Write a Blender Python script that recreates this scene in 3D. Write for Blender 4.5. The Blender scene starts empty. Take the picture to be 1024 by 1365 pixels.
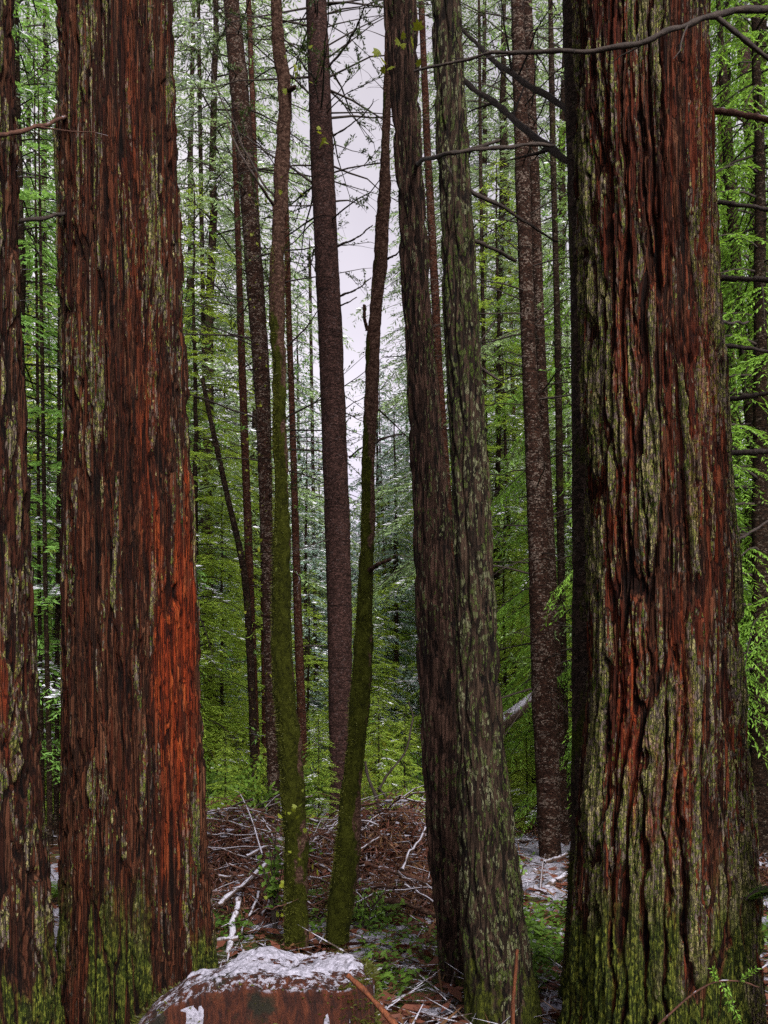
import bpy, math, random
import numpy as np

random.seed(7)
RNG = np.random.default_rng(11)
R = math.radians
scene = bpy.context.scene
COL = scene.collection

# ------------------------------------------------------------------ camera frame
F, CX, HY, CZ = 1300.0, 512.0, 960.0, 1.6


def X_at(px, d): return (px - CX) / F * d
def Z_at(py, d): return CZ + (HY - py) / F * d
def P_at(px, py, d): return np.array([X_at(px, d), d, Z_at(py, d)])


# ------------------------------------------------------------------ noise
def _h(ix, iy, seed):
    with np.errstate(over='ignore'):
        n = (ix.astype(np.int64) * 374761393 + iy.astype(np.int64) * 668265263 + seed * 2147483647 + 9176) & 0xFFFFFFFF
        n = ((n ^ (n >> 13)) * 1274126177) & 0xFFFFFFFF
        n = ((n ^ (n >> 16)) * 2246822519) & 0xFFFFFFFF
        n = n ^ (n >> 15)
    return (n & 0xFFFFFF).astype(np.float64) / float(0x1000000)


def vnoise(x, y, seed=0, px=0):
    xi, yi = np.floor(x).astype(np.int64), np.floor(y).astype(np.int64)
    fx, fy = x - xi, y - yi
    fx, fy = fx * fx * (3 - 2 * fx), fy * fy * (3 - 2 * fy)
    x0, x1 = (xi % px, (xi + 1) % px) if px else (xi, xi + 1)
    a, b = _h(x0, yi, seed), _h(x1, yi, seed)
    c, d = _h(x0, yi + 1, seed), _h(x1, yi + 1, seed)
    return (a * (1 - fx) + b * fx) * (1 - fy) + (c * (1 - fx) + d * fx) * fy


def fbm(x, y, seed=0, px=0, octv=4, gain=.5):
    s, a, t = 0, 1.0, 0
    for o in range(octv):
        s = s + a * vnoise(x * 2 ** o, y * 2 ** o, seed + o * 17, px * 2 ** o)
        t += a
        a *= gain
    return s / t


def worley(x, y, px, seed):
    xi, yi = np.floor(x).astype(np.int64), np.floor(y).astype(np.int64)
    F1 = np.full(x.shape, 9.0)
    F2 = np.full(x.shape, 9.0)
    ID = np.zeros(x.shape)
    for dx in (-1, 0, 1):
        for dy in (-1, 0, 1):
            cx, cy = (xi + dx) % px, yi + dy
            jx, jy = _h(cx, cy, seed), _h(cx, cy, seed + 5)
            d = np.hypot(xi + dx + jx - x, yi + dy + jy - y)
            near = d < F1
            F2 = np.where(near, F1, np.minimum(F2, d))
            ID = np.where(near, _h(cx, cy, seed + 9), ID)
            F1 = np.where(near, d, F1)
    return F1, F2, ID


def sstep(a, b, x):
    t = np.clip((x - a) / (b - a), 0, 1)
    return t * t * (3 - 2 * t)


def ground(x, y):
    x, y = np.asarray(x, float), np.asarray(y, float)
    far = np.clip(y - 14, 0, 200)
    return (fbm(x * .35 + 40, y * .35 + 40, 3, 0, 3) - .5) * .22 * np.clip((y - 3) / 6, .25, 1) + far * .012


def gz(x, y): return float(ground(x, y))


# ------------------------------------------------------------------ mesh helpers
class MB:
    def __init__(self):
        self.v, self.f, self.n, self.at = [], [], 0, []

    def add(self, verts, faces, mi=0):
        verts = np.asarray(verts, float).reshape(-1, 3)
        faces = np.asarray(faces, np.int64)
        if len(faces) == 0: return
        self.v.append(verts)
        self.f.append((faces + self.n, mi))
        self.n += len(verts)

    def tube(self, pts, rad, sides=5, mi=0, cap=True):
        P = np.asarray(pts, float)
        n = len(P)
        rad = np.broadcast_to(np.asarray(rad, float), (n,))
        T = np.gradient(P, axis=0)
        T /= np.linalg.norm(T, axis=1)[:, None] + 1e-9
        ref = np.array([0, 0, 1.0]) if abs(T[0][2]) < .85 else np.array([1.0, 0, 0])
        A = np.cross(T, ref)
        A /= np.linalg.norm(A, axis=1)[:, None] + 1e-9
        B = np.cross(T, A)
        th = np.arange(sides) / sides * 2 * math.pi
        V = P[:, None, :] + rad[:, None, None] * (A[:, None, :] * np.cos(th)[None, :, None] + B[:, None, :] * np.sin(th)[None, :, None])
        i = np.arange(n - 1)[:, None] * sides
        j = np.arange(sides)[None, :]
        k = (j + 1) % sides
        q = np.stack([i + j, i + k, i + sides + k, i + sides + j], -1).reshape(-1, 4)
        V = V.reshape(-1, 3)
        self.add(V, q, mi)
        if cap:
            for r_, flip in ((0, 1), (n - 1, 0)):
                c = np.vstack([V[r_ * sides:(r_ + 1) * sides], P[r_][None]])
                t = np.stack([j[0], k[0], np.full(sides, sides)], -1)
                self.add(c, t[:, ::-1] if flip else t, mi)

    def leaves(self, p, d, l, w, up, mi=0, mid=.45, fold=0.0):
        """diamond leaves: base p, direction d, length l, width w, up vector"""
        p, d = np.asarray(p), np.asarray(d)
        n = len(p)
        if n == 0: return
        d = d / (np.linalg.norm(d, axis=1)[:, None] + 1e-9)
        s = np.cross(d, up)
        s /= np.linalg.norm(s, axis=1)[:, None] + 1e-9
        l = np.broadcast_to(l, (n,))[:, None]
        w = np.broadcast_to(w, (n,))[:, None]
        nn = np.cross(s, d)
        V = np.stack([p, p + d * l * mid + s * w * .5 + nn * fold * w, p + d * l, p + d * l * mid - s * w * .5 + nn * fold * w], 1).reshape(-1, 3)
        self.add(V, np.arange(4 * n).reshape(n, 4), mi)

    def mesh(self, name, mats, smooth=True):
        me = bpy.data.meshes.new(name)
        if not self.v: return me
        V = np.concatenate(self.v).astype(np.float32)
        me.vertices.add(len(V))
        me.vertices.foreach_set('co', V.ravel())
        loops = np.concatenate([f.ravel() for f, _ in self.f]).astype(np.int32)
        tot = np.concatenate([np.full(len(f), f.shape[1]) for f, _ in self.f]).astype(np.int32)
        mi = np.concatenate([np.full(len(f), m) for f, m in self.f]).astype(np.int32)
        start = np.concatenate([[0], np.cumsum(tot)[:-1]]).astype(np.int32)
        me.loops.add(len(loops))
        me.loops.foreach_set('vertex_index', loops)
        me.polygons.add(len(tot))
        me.polygons.foreach_set('loop_start', start)
        me.polygons.foreach_set('material_index', mi)
        if smooth: me.polygons.foreach_set('use_smooth', np.ones(len(tot), bool))
        for m in (mats if isinstance(mats, (list, tuple)) else [mats]): me.materials.append(m)
        me.update(calc_edges=True)
        return me

    def obj(self, name, mats, parent=None, smooth=True, world=True):
        """link as one object; vertices are in world space unless world=False, the origin becomes the parent's base"""
        if parent is not None and world:
            o_ = np.array(parent.location)
            self.v = [v - o_ for v in self.v]
        o = bpy.data.objects.new(name, self.mesh(name, mats, smooth))
        COL.objects.link(o)
        if parent is not None: o.parent = parent
        return o


def set_attr(me, name, rgba):
    a = me.attributes.new(name, 'FLOAT_COLOR', 'POINT')
    a.data.foreach_set('color', rgba.astype(np.float32).ravel())


def tag(o, label=None, cat=None, group=None, kind=None):
    if label: o['label'] = label
    if cat: o['category'] = cat
    if group: o['group'] = group
    if kind: o['kind'] = kind
    return o


def thing(name, label, cat, loc, group=None):
    o = bpy.data.objects.new(name, None)
    o.empty_display_size = .2
    COL.objects.link(o)
    o.location = [float(c) for c in loc]
    return tag(o, label, cat, group)


def curve_pts(pts, n):
    """smooth resample of a polyline (Catmull-Rom)"""
    P = np.asarray(pts, float)
    if len(P) == 2:
        t = np.linspace(0, 1, n)[:, None]
        return P[0] * (1 - t) + P[1] * t
    Q = np.vstack([2 * P[0] - P[1], P, 2 * P[-1] - P[-2]])
    out = []
    m = len(P) - 1
    for s in np.linspace(0, m - 1e-6, n):
        i = int(s)
        t = s - i
        a, b, c, d = Q[i], Q[i + 1], Q[i + 2], Q[i + 3]
        out.append(.5 * ((2 * b) + (-a + c) * t + (2 * a - 5 * b + 4 * c - d) * t * t + (-a + 3 * b - 3 * c + d) * t ** 3))
    return np.array(out)


# ------------------------------------------------------------------ materials
class NM:
    def __init__(self, name):
        self.m = bpy.data.materials.new(name)
        self.m.use_nodes = True
        self.t = self.m.node_tree
        self.bsdf = self.t.nodes['Principled BSDF']
        self.out = self.t.nodes['Material Output']

    def n(self, typ, **kw):
        nd = self.t.nodes.new(typ)
        for k, v in kw.items():
            if hasattr(nd, k): setattr(nd, k, v)
        return nd

    def put(self, sock, v):
        if isinstance(v, bpy.types.NodeSocket): self.t.links.new(v, sock)
        elif v is not None: sock.default_value = v

    def coord(self, scale=(1, 1, 1), kind='Object'):
        tc = self.n('ShaderNodeTexCoord')
        mp = self.n('ShaderNodeMapping')
        self.put(mp.inputs['Vector'], tc.outputs[kind])
        mp.inputs['Scale'].default_value = scale
        oi = self.n('ShaderNodeObjectInfo')
        sc = self.n('ShaderNodeVectorMath', operation='SCALE')
        sc.inputs[0].default_value = (31, 17, 23)
        self.put(sc.inputs['Scale'], oi.outputs['Random'])
        self.put(mp.inputs['Location'], sc.outputs[0])
        return mp.outputs[0]

    def noise(self, vec, scale, detail=4, rough=.55, dist=0):
        nd = self.n('ShaderNodeTexNoise')
        self.put(nd.inputs['Vector'], vec)
        nd.inputs['Scale'].default_value = scale
        nd.inputs['Detail'].default_value = detail
        nd.inputs['Roughness'].default_value = rough
        nd.inputs['Distortion'].default_value = dist
        return nd.outputs['Fac']

    def voro(self, vec, scale, feature='F1'):
        nd = self.n('ShaderNodeTexVoronoi', feature=feature)
        self.put(nd.inputs['Vector'], vec)
        nd.inputs['Scale'].default_value = scale
        if feature == 'DISTANCE_TO_EDGE': return nd.outputs['Distance']
        sp = self.n('ShaderNodeSeparateColor')
        self.put(sp.inputs[0], nd.outputs['Color'])
        return sp.outputs[0], sp.outputs[1]

    def warp(self, vec, scale, amt):
        nd = self.n('ShaderNodeTexNoise')
        self.put(nd.inputs['Vector'], vec)
        nd.inputs['Scale'].default_value = scale
        nd.inputs['Detail'].default_value = 5
        nd.inputs['Roughness'].default_value = .7
        a = self.n('ShaderNodeVectorMath', operation='SCALE')
        self.put(a.inputs[0], nd.outputs['Color'])
        a.inputs['Scale'].default_value = amt
        b = self.n('ShaderNodeVectorMath', operation='ADD')
        self.put(b.inputs[0], vec)
        self.put(b.inputs[1], a.outputs[0])
        return b.outputs[0]

    def scaled(self, col, fac):
        nd = self.n('ShaderNodeVectorMath', operation='SCALE')
        self.put(nd.inputs[0], col)
        self.put(nd.inputs['Scale'], fac)
        return nd.outputs[0]

    def ramp(self, fac, stops, interp='LINEAR'):
        nd = self.n('ShaderNodeValToRGB')
        cr = nd.color_ramp
        cr.interpolation = interp
        while len(cr.elements) < len(stops): cr.elements.new(.5)
        for e, (p, c) in zip(cr.elements, stops):
            e.position = p
            e.color = (*c, 1) if len(c) == 3 else c
        self.put(nd.inputs[0], fac)
        return nd.outputs[0]

    def mix(self, fac, a, b):
        nd = self.n('ShaderNodeMix', data_type='RGBA')
        self.put(nd.inputs[0], fac)
        for i, v in ((6, a), (7, b)):
            self.put(nd.inputs[i], (*v, 1) if isinstance(v, tuple) and len(v) == 3 else v)
        return nd.outputs[2]

    def math(self, op, a, b=None, clamp=False):
        nd = self.n('ShaderNodeMath', operation=op, use_clamp=clamp)
        self.put(nd.inputs[0], a)
        if b is not None: self.put(nd.inputs[1], b)
        return nd.outputs[0]

    def mr(self, v, a, b, c=0.0, d=1.0, smooth=True):
        nd = self.n('ShaderNodeMapRange', interpolation_type='SMOOTHSTEP' if smooth else 'LINEAR')
        self.put(nd.inputs[0], v)
        for i, x in enumerate((a, b, c, d)): self.put(nd.inputs[i + 1], x)
        return nd.outputs[0]

    def attr(self, name):
        nd = self.n('ShaderNodeAttribute', attribute_name=name)
        sp = self.n('ShaderNodeSeparateColor')
        self.put(sp.inputs[0], nd.outputs['Color'])
        return sp.outputs[0], sp.outputs[1], sp.outputs[2], nd.outputs['Alpha']

    def upness(self, a=.35, b=.8):
        g = self.n('ShaderNodeNewGeometry')
        s = self.n('ShaderNodeSeparateXYZ')
        self.put(s.inputs[0], g.outputs['Normal'])
        return self.mr(s.outputs[2], a, b)

    def fin(self, col, rough=.85, bump=None, dist=.01, strength=.6, spec=.3):
        self.put(self.bsdf.inputs['Base Color'], (*col, 1) if isinstance(col, tuple) and len(col) == 3 else col)
        self.put(self.bsdf.inputs['Roughness'], rough)
        self.bsdf.inputs['Specular IOR Level'].default_value = spec
        if bump is not None:
            b = self.n('ShaderNodeBump')
            b.inputs['Distance'].default_value = dist
            b.inputs['Strength'].default_value = strength
            self.put(b.inputs['Height'], bump)
            self.put(self.bsdf.inputs['Normal'], b.outputs[0])
        return self.m


def mat_redwood(name, grey_amt=.5, lichen_amt=.5, red=(.15, .03, .01), strip=58, zs=.03):
    N = NM(name)
    ridge, cell, moss, patch = N.attr('bark')
    v = N.coord((1, 1, zs))
    v1 = N.coord((1, 1, .6))
    v2 = N.coord((1, 1, .2))
    vw = N.warp(v, 14, .035)
    s_id, s_id2 = N.voro(vw, strip)                      # long torn strips of fibre
    s_edge = N.voro(vw, strip, 'DISTANCE_TO_EDGE')
    crack = N.mr(s_edge, .02, .13)
    fib = N.noise(v, 90, 8, .8, .25)
    blot = N.noise(v2, 5.0, 5, .65)
    tone = N.math('ADD', N.math('MULTIPLY', fib, .62), N.math('MULTIPLY', s_id, .38))
    base = N.ramp(tone, [(.28, tuple(c * .16 for c in red)), (.42, tuple(c * .58 for c in red)), (.55, red), (.7, (red[0] * 1.8, red[1] * 2.5, red[2] * 3.0))])
    brown = N.ramp(tone, [(.28, (.012, .005, .003)), (.5, (.05, .018, .008)), (.68, (.13, .054, .027))])
    base = N.mix(N.mr(N.math('ADD', N.math('MULTIPLY', blot, .7), N.math('MULTIPLY', s_id2, .3)), .42, .56, 0, .85), base, brown)
    # lichen crust and weathered grey: small flakes crowding the crests
    fl = N.warp(N.coord((1, 1, .5)), 40, .02)
    f_id, f_id2 = N.voro(fl, 102)
    f_edge = N.voro(fl, 102, 'DISTANCE_TO_EDGE')
    streak = N.noise(v2, 6, 4, .6)
    reg = N.math('ADD', N.math('MULTIPLY', streak, 1.1), N.math('MULTIPLY', cell, .4))
    reg = N.math('ADD', reg, N.math('MULTIPLY', s_id2, .22))
    reg = N.math('ADD', reg, N.math('MINIMUM', moss, 0.0))
    reg = N.math('MULTIPLY', N.mr(reg, .98 - .3 * lichen_amt, 1.2 - .3 * lichen_amt), N.mr(ridge, .32, .66))
    reg = N.math('MULTIPLY', reg, N.math('SUBTRACT', 1.0, patch, clamp=True))
    gm = N.math('MULTIPLY', N.mr(N.math('SUBTRACT', N.math('ADD', reg, .12 + .3 * grey_amt), f_id2), -.02, .06), N.mr(ridge, .3, .6))
    gm = N.math('MULTIPLY', gm, N.mr(reg, .02, .25))
    grey = N.ramp(N.math('ADD', N.math('MULTIPLY', fib, .5), N.math('MULTIPLY', f_id, .5)), [(.25, (.012, .009, .007)), (.5, (.07, .05, .037)), (.75, (.2, .155, .12))])
    col = N.mix(gm, base, grey)
    lm = N.mr(N.math('SUBTRACT', N.math('MULTIPLY', reg, .86), f_id), -.02, .05)
    lm = N.math('MULTIPLY', lm, N.mr(f_edge, .02, .1))
    lc = N.ramp(N.math('ADD', N.math('MULTIPLY', N.noise(v1, 9, 4, .7), .75), N.math('MULTIPLY', f_id2, .25)), [(.36, (.075, .11, .01)), (.5, (.2, .2, .045)), (.62, (.33, .285, .13))])
    col = N.mix(lm, col, lc)
    pr = N.ramp(tone, [(.3, (.018, .003, .001)), (.44, (.16, .022, .005)), (.58, (.25, .035, .0065)), (.72, (.33, .075, .018))])
    col = N.mix(patch, col, pr)
    mm = N.math('MULTIPLY', N.mr(N.math('ADD', N.math('MULTIPLY', moss, 1.0), N.math('MULTIPLY', N.noise(v2, 22, 7, .78), .9)), .84, 1.12), N.mr(ridge, .2, .55))
    mc = N.ramp(N.math('ADD', N.math('MULTIPLY', N.noise(v1, 60, 5, .75), .6), N.math('MULTIPLY', f_id, .4)), [(.28, (.008, .013, .002)), (.5, (.05, .068, .007)), (.72, (.165, .18, .024))])
    col = N.mix(mm, col, mc)
    shade = N.math('MULTIPLY', N.mr(s_edge, .0, .1, .1, .5), N.mr(ridge, .03, .34, .2, 1))     # cracks darkened, and furrow shade multiplied into the colour
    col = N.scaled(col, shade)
    h = N.math('ADD', N.math('MULTIPLY', fib, .8), N.math('MULTIPLY', crack, .55))
    h = N.math('ADD', h, N.math('MULTIPLY', s_id, .5))
    h = N.math('ADD', h, N.math('MULTIPLY', N.math('ADD', lm, gm), .3))
    return N.fin(col, .85, h, .014, 1, .08)


def mat_cedar(name, lichen_amt=.5, base=(.075, .038, .024)):
    N = NM(name)
    ridge, cell, moss, patch = N.attr('bark')
    v = N.coord((1, 1, .085))
    v1 = N.coord((1, 1, .5))
    vw = N.warp(v, 14, .03)
    s_id, s_id2 = N.voro(vw, 78)
    s_edge = N.voro(vw, 78, 'DISTANCE_TO_EDGE')
    fib = N.noise(v, 110, 8, .8, .3)
    tone = N.math('ADD', N.math('MULTIPLY', fib, .6), N.math('MULTIPLY', s_id, .4))
    col = N.ramp(tone, [(.3, tuple(c * .1 for c in base)), (.5, base), (.7, (base[0] * 2.4, base[1] * 2.5, base[2] * 2.6))])
    fl = N.warp(N.coord((1, 1, .38)), 40, .02)
    f_id, f_id2 = N.voro(fl, 92)
    f_edge = N.voro(fl, 92, 'DISTANCE_TO_EDGE')
    reg = N.math('ADD', N.noise(N.coord((1, 1, .25)), 6, 4, .6), N.math('MULTIPLY', s_id2, .25))
    reg = N.math('MULTIPLY', N.mr(reg, .78 - .35 * lichen_amt, 1.0 - .35 * lichen_amt), N.mr(ridge, .2, .5))
    lm = N.math('MULTIPLY', N.mr(N.math('SUBTRACT', N.math('MULTIPLY', reg, .25 + .4 * lichen_amt), f_id), -.02, .05), N.mr(f_edge, .02, .1))
    lc = N.ramp(N.math('ADD', N.math('MULTIPLY', N.noise(v1, 9, 3), .75), N.math('MULTIPLY', f_id2, .25)), [(.36, (.055, .08, .012)), (.5, (.09, .105, .035)), (.64, (.18, .18, .1))])
    col = N.mix(lm, col, lc)
    mm = N.mr(N.math('ADD', moss, N.math('MULTIPLY', N.noise(v1, 22, 6, .75), .9)), .9, 1.05)
    mc = N.ramp(N.noise(v1, 60, 4), [(.3, (.012, .015, .002)), (.55, (.06, .07, .007)), (.75, (.15, .16, .02))])
    col = N.mix(mm, col, mc)
    col = N.scaled(col, N.math('MULTIPLY', N.mr(s_edge, 0, .1, .12, .5), N.mr(ridge, 0, .3, .18, 1)))  # cracks darkened, furrow shade multiplied into the bark colour
    h = N.math('ADD', N.math('ADD', fib, N.math('MULTIPLY', s_id, .5)), N.math('MULTIPLY', lm, .3))
    return N.fin(col, .85, h, .012, 1, .08)


def mat_scaly(name, base=(.07, .04, .035), pale=(.3, .26, .22), pale_amt=.5, moss=.0):
    """hemlock or spruce bark: small scales, grey crust spots, faint rings"""
    N = NM(name)
    v = N.coord((1, 1, 1.7))
    vs = N.coord((1, 1, .4))
    f_id, f_id2 = N.voro(N.warp(v, 30, .03), 40)
    f_edge = N.voro(N.warp(v, 30, .03), 40, 'DISTANCE_TO_EDGE')
    a = N.noise(v, 60, 6, .78, .4)
    b = N.noise(vs, 9, 5, .65)
    tone = N.math('ADD', N.math('ADD', N.math('MULTIPLY', a, .5), N.math('MULTIPLY', f_id, .25)), N.math('MULTIPLY', b, .25))
    col = N.ramp(tone, [(.32, tuple(c * .2 for c in base)), (.5, base), (.66, tuple(c * 2.2 for c in base))])
    sp = N.math('SUBTRACT', N.math('MULTIPLY', N.mr(N.noise(v, 5, 4, .7), .38, .68), pale_amt), f_id2)
    sp = N.math('MULTIPLY', N.mr(sp, -.03, .06), N.mr(a, .42, .56))
    col = N.mix(N.math('MULTIPLY', sp, .9), col, pale)
    rings = N.mr(N.noise(N.coord((.5, .5, 7)), 3.5, 4, .65), .6, .66)
    col = N.mix(N.math('MULTIPLY', rings, .6), col, tuple(c * .2 for c in base))
    mo = N.mr(N.noise(vs, 5, 5, .7), .72 - moss * .4, .8 - moss * .4)
    col = N.mix(mo, col, N.ramp(N.noise(v, 60, 3), [(.3, (.012, .016, .002)), (.7, (.09, .1, .012))]))
    col = N.scaled(col, N.mr(f_edge, 0, .12, .25, .54))
    return N.fin(col, .85, N.math('ADD', N.math('ADD', a, f_id), N.math('MULTIPLY', rings, -.6)), .014, 1, .06)


def mat_moss(name, dark=(.005, .0055, .001), light=(.023, .026, .003)):
    N = NM(name)
    ridge, cell, moss, patch = N.attr('bark')
    v = N.coord()
    a = N.noise(v, 55, 6, .78)
    b = N.noise(N.coord((1, 1, .5)), 5, 5, .65)
    bark = N.ramp(N.noise(N.coord((1, 1, 1.6)), 40, 6, .75), [(.34, (.006, .004, .003)), (.5, (.026, .013, .009)), (.68, (.08, .05, .036))])
    c2 = N.noise(N.coord((1, 1, .7)), 20, 5, .7)
    a = N.math('ADD', N.math('MULTIPLY', a, .5), N.math('MULTIPLY', c2, .5))
    col = N.ramp(a, [(.36, tuple(c * .3 for c in dark)), (.5, (dark[0] * .6 + light[0] * .4, dark[1] * .6 + light[1] * .4, dark[2])), (.62, light)])
    m = N.mr(N.math('ADD', moss, N.math('MULTIPLY', N.math('SUBTRACT', b, .5), 2.8)), .46, .6)
    col = N.mix(m, bark, col)
    return N.fin(col, .95, a, .02, 1, .05)


def mat_leaf(name, lo, hi, trans=.35, var=.35, clump=1.3):
    N = NM(name)
    v = N.coord()
    oi = N.n('ShaderNodeObjectInfo')
    g = N.n('ShaderNodeNewGeometry')
    f = N.math('ADD', N.math('MULTIPLY', N.noise(v, clump, 3, .6), 1.1), N.math('MULTIPLY', g.outputs['Random Per Island'], var))
    f = N.math('ADD', f, N.math('MULTIPLY', oi.outputs['Random'], .3))
    f = N.mr(f, .4, 1.2, smooth=False)
    col = N.mix(f, lo, hi)
    N.fin(col, .6, spec=.25)
    tr = N.n('ShaderNodeBsdfTranslucent')
    N.put(tr.inputs[0], N.mix(.4, col, (hi[0] * 1.5, hi[1] * 1.35, hi[2])))
    ms = N.n('ShaderNodeMixShader')
    ms.inputs[0].default_value = trans
    N.put(ms.inputs[1], N.bsdf.outputs[0])
    N.put(ms.inputs[2], tr.outputs[0])
    N.put(N.out.inputs[0], ms.outputs[0])
    return N.m


def mat_twig(name, lo, hi, snow=0.0, sc=30, zs=1.0):
    N = NM(name)
    v = N.coord()
    a = N.noise(N.coord((1, 1, zs)), sc, 6, .75)
    col = N.ramp(a, [(.3, lo), (.7, hi)])
    if snow:
        s = N.math('MULTIPLY', N.upness(.3, .75), N.mr(N.noise(v, 9, 4, .7), .62 - .3 * snow, .7 - .3 * snow))
        col = N.mix(s, col, (.25, .245, .285))
    return N.fin(col, .8, a, .01, .7, .2)


def mat_snow(name):
    N = NM(name)
    a = N.noise(N.coord(), 60, 5, .7)
    b = N.noise(N.coord(), 7, 4, .6)
    col = N.ramp(a, [(.34, (.06, .058, .066)), (.45, (.14, .137, .165)), (.6, (.2, .195, .233))])
    col = N.mix(N.mr(b, .58, .75, 0, .6), col, (.12, .11, .12))
    return N.fin(col, .7, a, .008, .7, .2)


def mat_soil(name):
    N = NM(name)
    v = N.coord()
    a = N.noise(v, 22, 6, .72)
    b = N.noise(v, 1.1, 5, .6)
    c = N.noise(v, 90, 4, .7)
    col = N.ramp(a, [(.3, (.008, .005, .004)), (.48, (.036, .016, .009)), (.62, (.07, .031, .018)), (.78, (.15, .095, .06))])
    gr = N.ramp(c, [(.3, (.012, .02, .004)), (.7, (.08, .11, .02))])
    col = N.mix(N.mr(b, .5, .6, 0, .85), col, gr)
    return N.fin(col, .9, N.math('ADD', a, c), .03, .9, .15)


def mat_rot(name):
    N = NM(name)
    v = N.coord()
    a = N.noise(N.coord((1, 1, .3)), 26, 8, .78, .5)
    b = N.noise(v, 4.5, 4, .65)
    col = N.ramp(a, [(.34, (.002, .001, .001)), (.47, (.022, .005, .002)), (.6, (.06, .0145, .0045)), (.75, (.12, .045, .02))])
    col = N.mix(N.mr(b, .55, .66), col, N.ramp(a, [(.35, (.002, .002, .001)), (.7, (.02, .016, .007))]))
    s = N.math('MULTIPLY', N.upness(.45, .8), N.mr(N.noise(v, 38, 5, .75), .5, .57))
    col = N.mix(s, col, (.23, .225, .265))
    return N.fin(col, .85, a, .03, 1, .2)


M = {
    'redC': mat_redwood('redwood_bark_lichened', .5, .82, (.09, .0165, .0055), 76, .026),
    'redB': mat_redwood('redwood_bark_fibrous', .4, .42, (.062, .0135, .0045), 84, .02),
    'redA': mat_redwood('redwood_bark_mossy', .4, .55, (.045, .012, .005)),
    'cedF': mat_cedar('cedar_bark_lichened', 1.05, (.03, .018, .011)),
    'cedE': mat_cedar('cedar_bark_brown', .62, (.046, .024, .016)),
    'smoothG': mat_scaly('purple_brown_bark', (.042, .021, .017), (.11, .075, .07), .2),
    'darkD': mat_scaly('dark_grey_bark', (.05, .033, .024), (.12, .1, .08), .3, .45),
    'speck': mat_scaly('speckled_bark', (.03, .014, .009), (.22, .17, .135), .62, .1),
    'thin': mat_scaly('thin_stem_bark', (.022, .012, .007), (.13, .105, .075), .35, .3),
    'thinred': mat_scaly('reddish_stem_bark', (.045, .016, .009), (.16, .11, .08), .4, .05),
    'moss': mat_moss('mossy_bark'),
    'mossfuzz': mat_leaf('moss_tufts', (.014, .016, .002), (.08, .086, .008), .4),
    'lightgreen': mat_leaf('young_needles', (.1, .18, .022), (.3, .41, .05), .48),
    'green': mat_leaf('green_needles', (.06, .16, .03), (.21, .39, .08), .45),
    'bright': mat_leaf('bright_cedar_sprays', (.05, .12, .014), (.19, .35, .04), .45),
    'grey': mat_leaf('greyish_needles', (.085, .14, .055), (.25, .36, .15), .4),
    'hazepale': mat_leaf('haze_paled_needles', (.1, .17, .13), (.3, .42, .36), .35),  # pale cool tint paints distance haze into the snow-dusted needles
    'dark': mat_leaf('dark_needles', (.018, .032, .012), (.055, .085, .02), .3),
    'maple': mat_leaf('yellow_green_leaves', (.07, .095, .006), (.19, .21, .015), .45),
    'fernleaf': mat_leaf('fern_leaf', (.018, .05, .006), (.08, .145, .014), .35),
    'deadfern': mat_leaf('dead_fern', (.035, .015, .006), (.12, .062, .025), .2),
    'rust': mat_leaf('rust_dead_needles', (.03, .009, .005), (.11, .036, .02), .15),
    'snow': mat_snow('snow'),
    'fresh': mat_twig('snow_on_needles', (.42, .425, .47), (.58, .585, .63)),
    'soil': mat_soil('forest_soil'),
    'twig': mat_twig('branch_bark', (.005, .0035, .003), (.034, .024, .018)),
    'twigsnow': mat_twig('snowy_branch_bark', (.008, .005, .004), (.05, .034, .025), .5),
    'redtwig': mat_twig('red_brown_branch', (.014, .005, .003), (.075, .032, .019), .25),
    'log': mat_twig('fallen_log_bark', (.01, .006, .004), (.07, .043, .03), .75),
    'orange': mat_twig('split_orange_wood', (.008, .0025, .001), (.14, .042, .015), 0, 70, .12),
    'rot': mat_rot('rotten_red_wood'),
}


# ------------------------------------------------------------------ ground
def grid_faces(nr, nc, wrap=False):
    i = np.arange(nr - 1)[:, None]
    j = np.arange(nc if wrap else nc - 1)[None, :]
    k = (j + 1) % nc
    return np.stack([i * nc + j, i * nc + k, (i + 1) * nc + k, (i + 1) * nc + j], -1).reshape(-1, 4)


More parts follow.
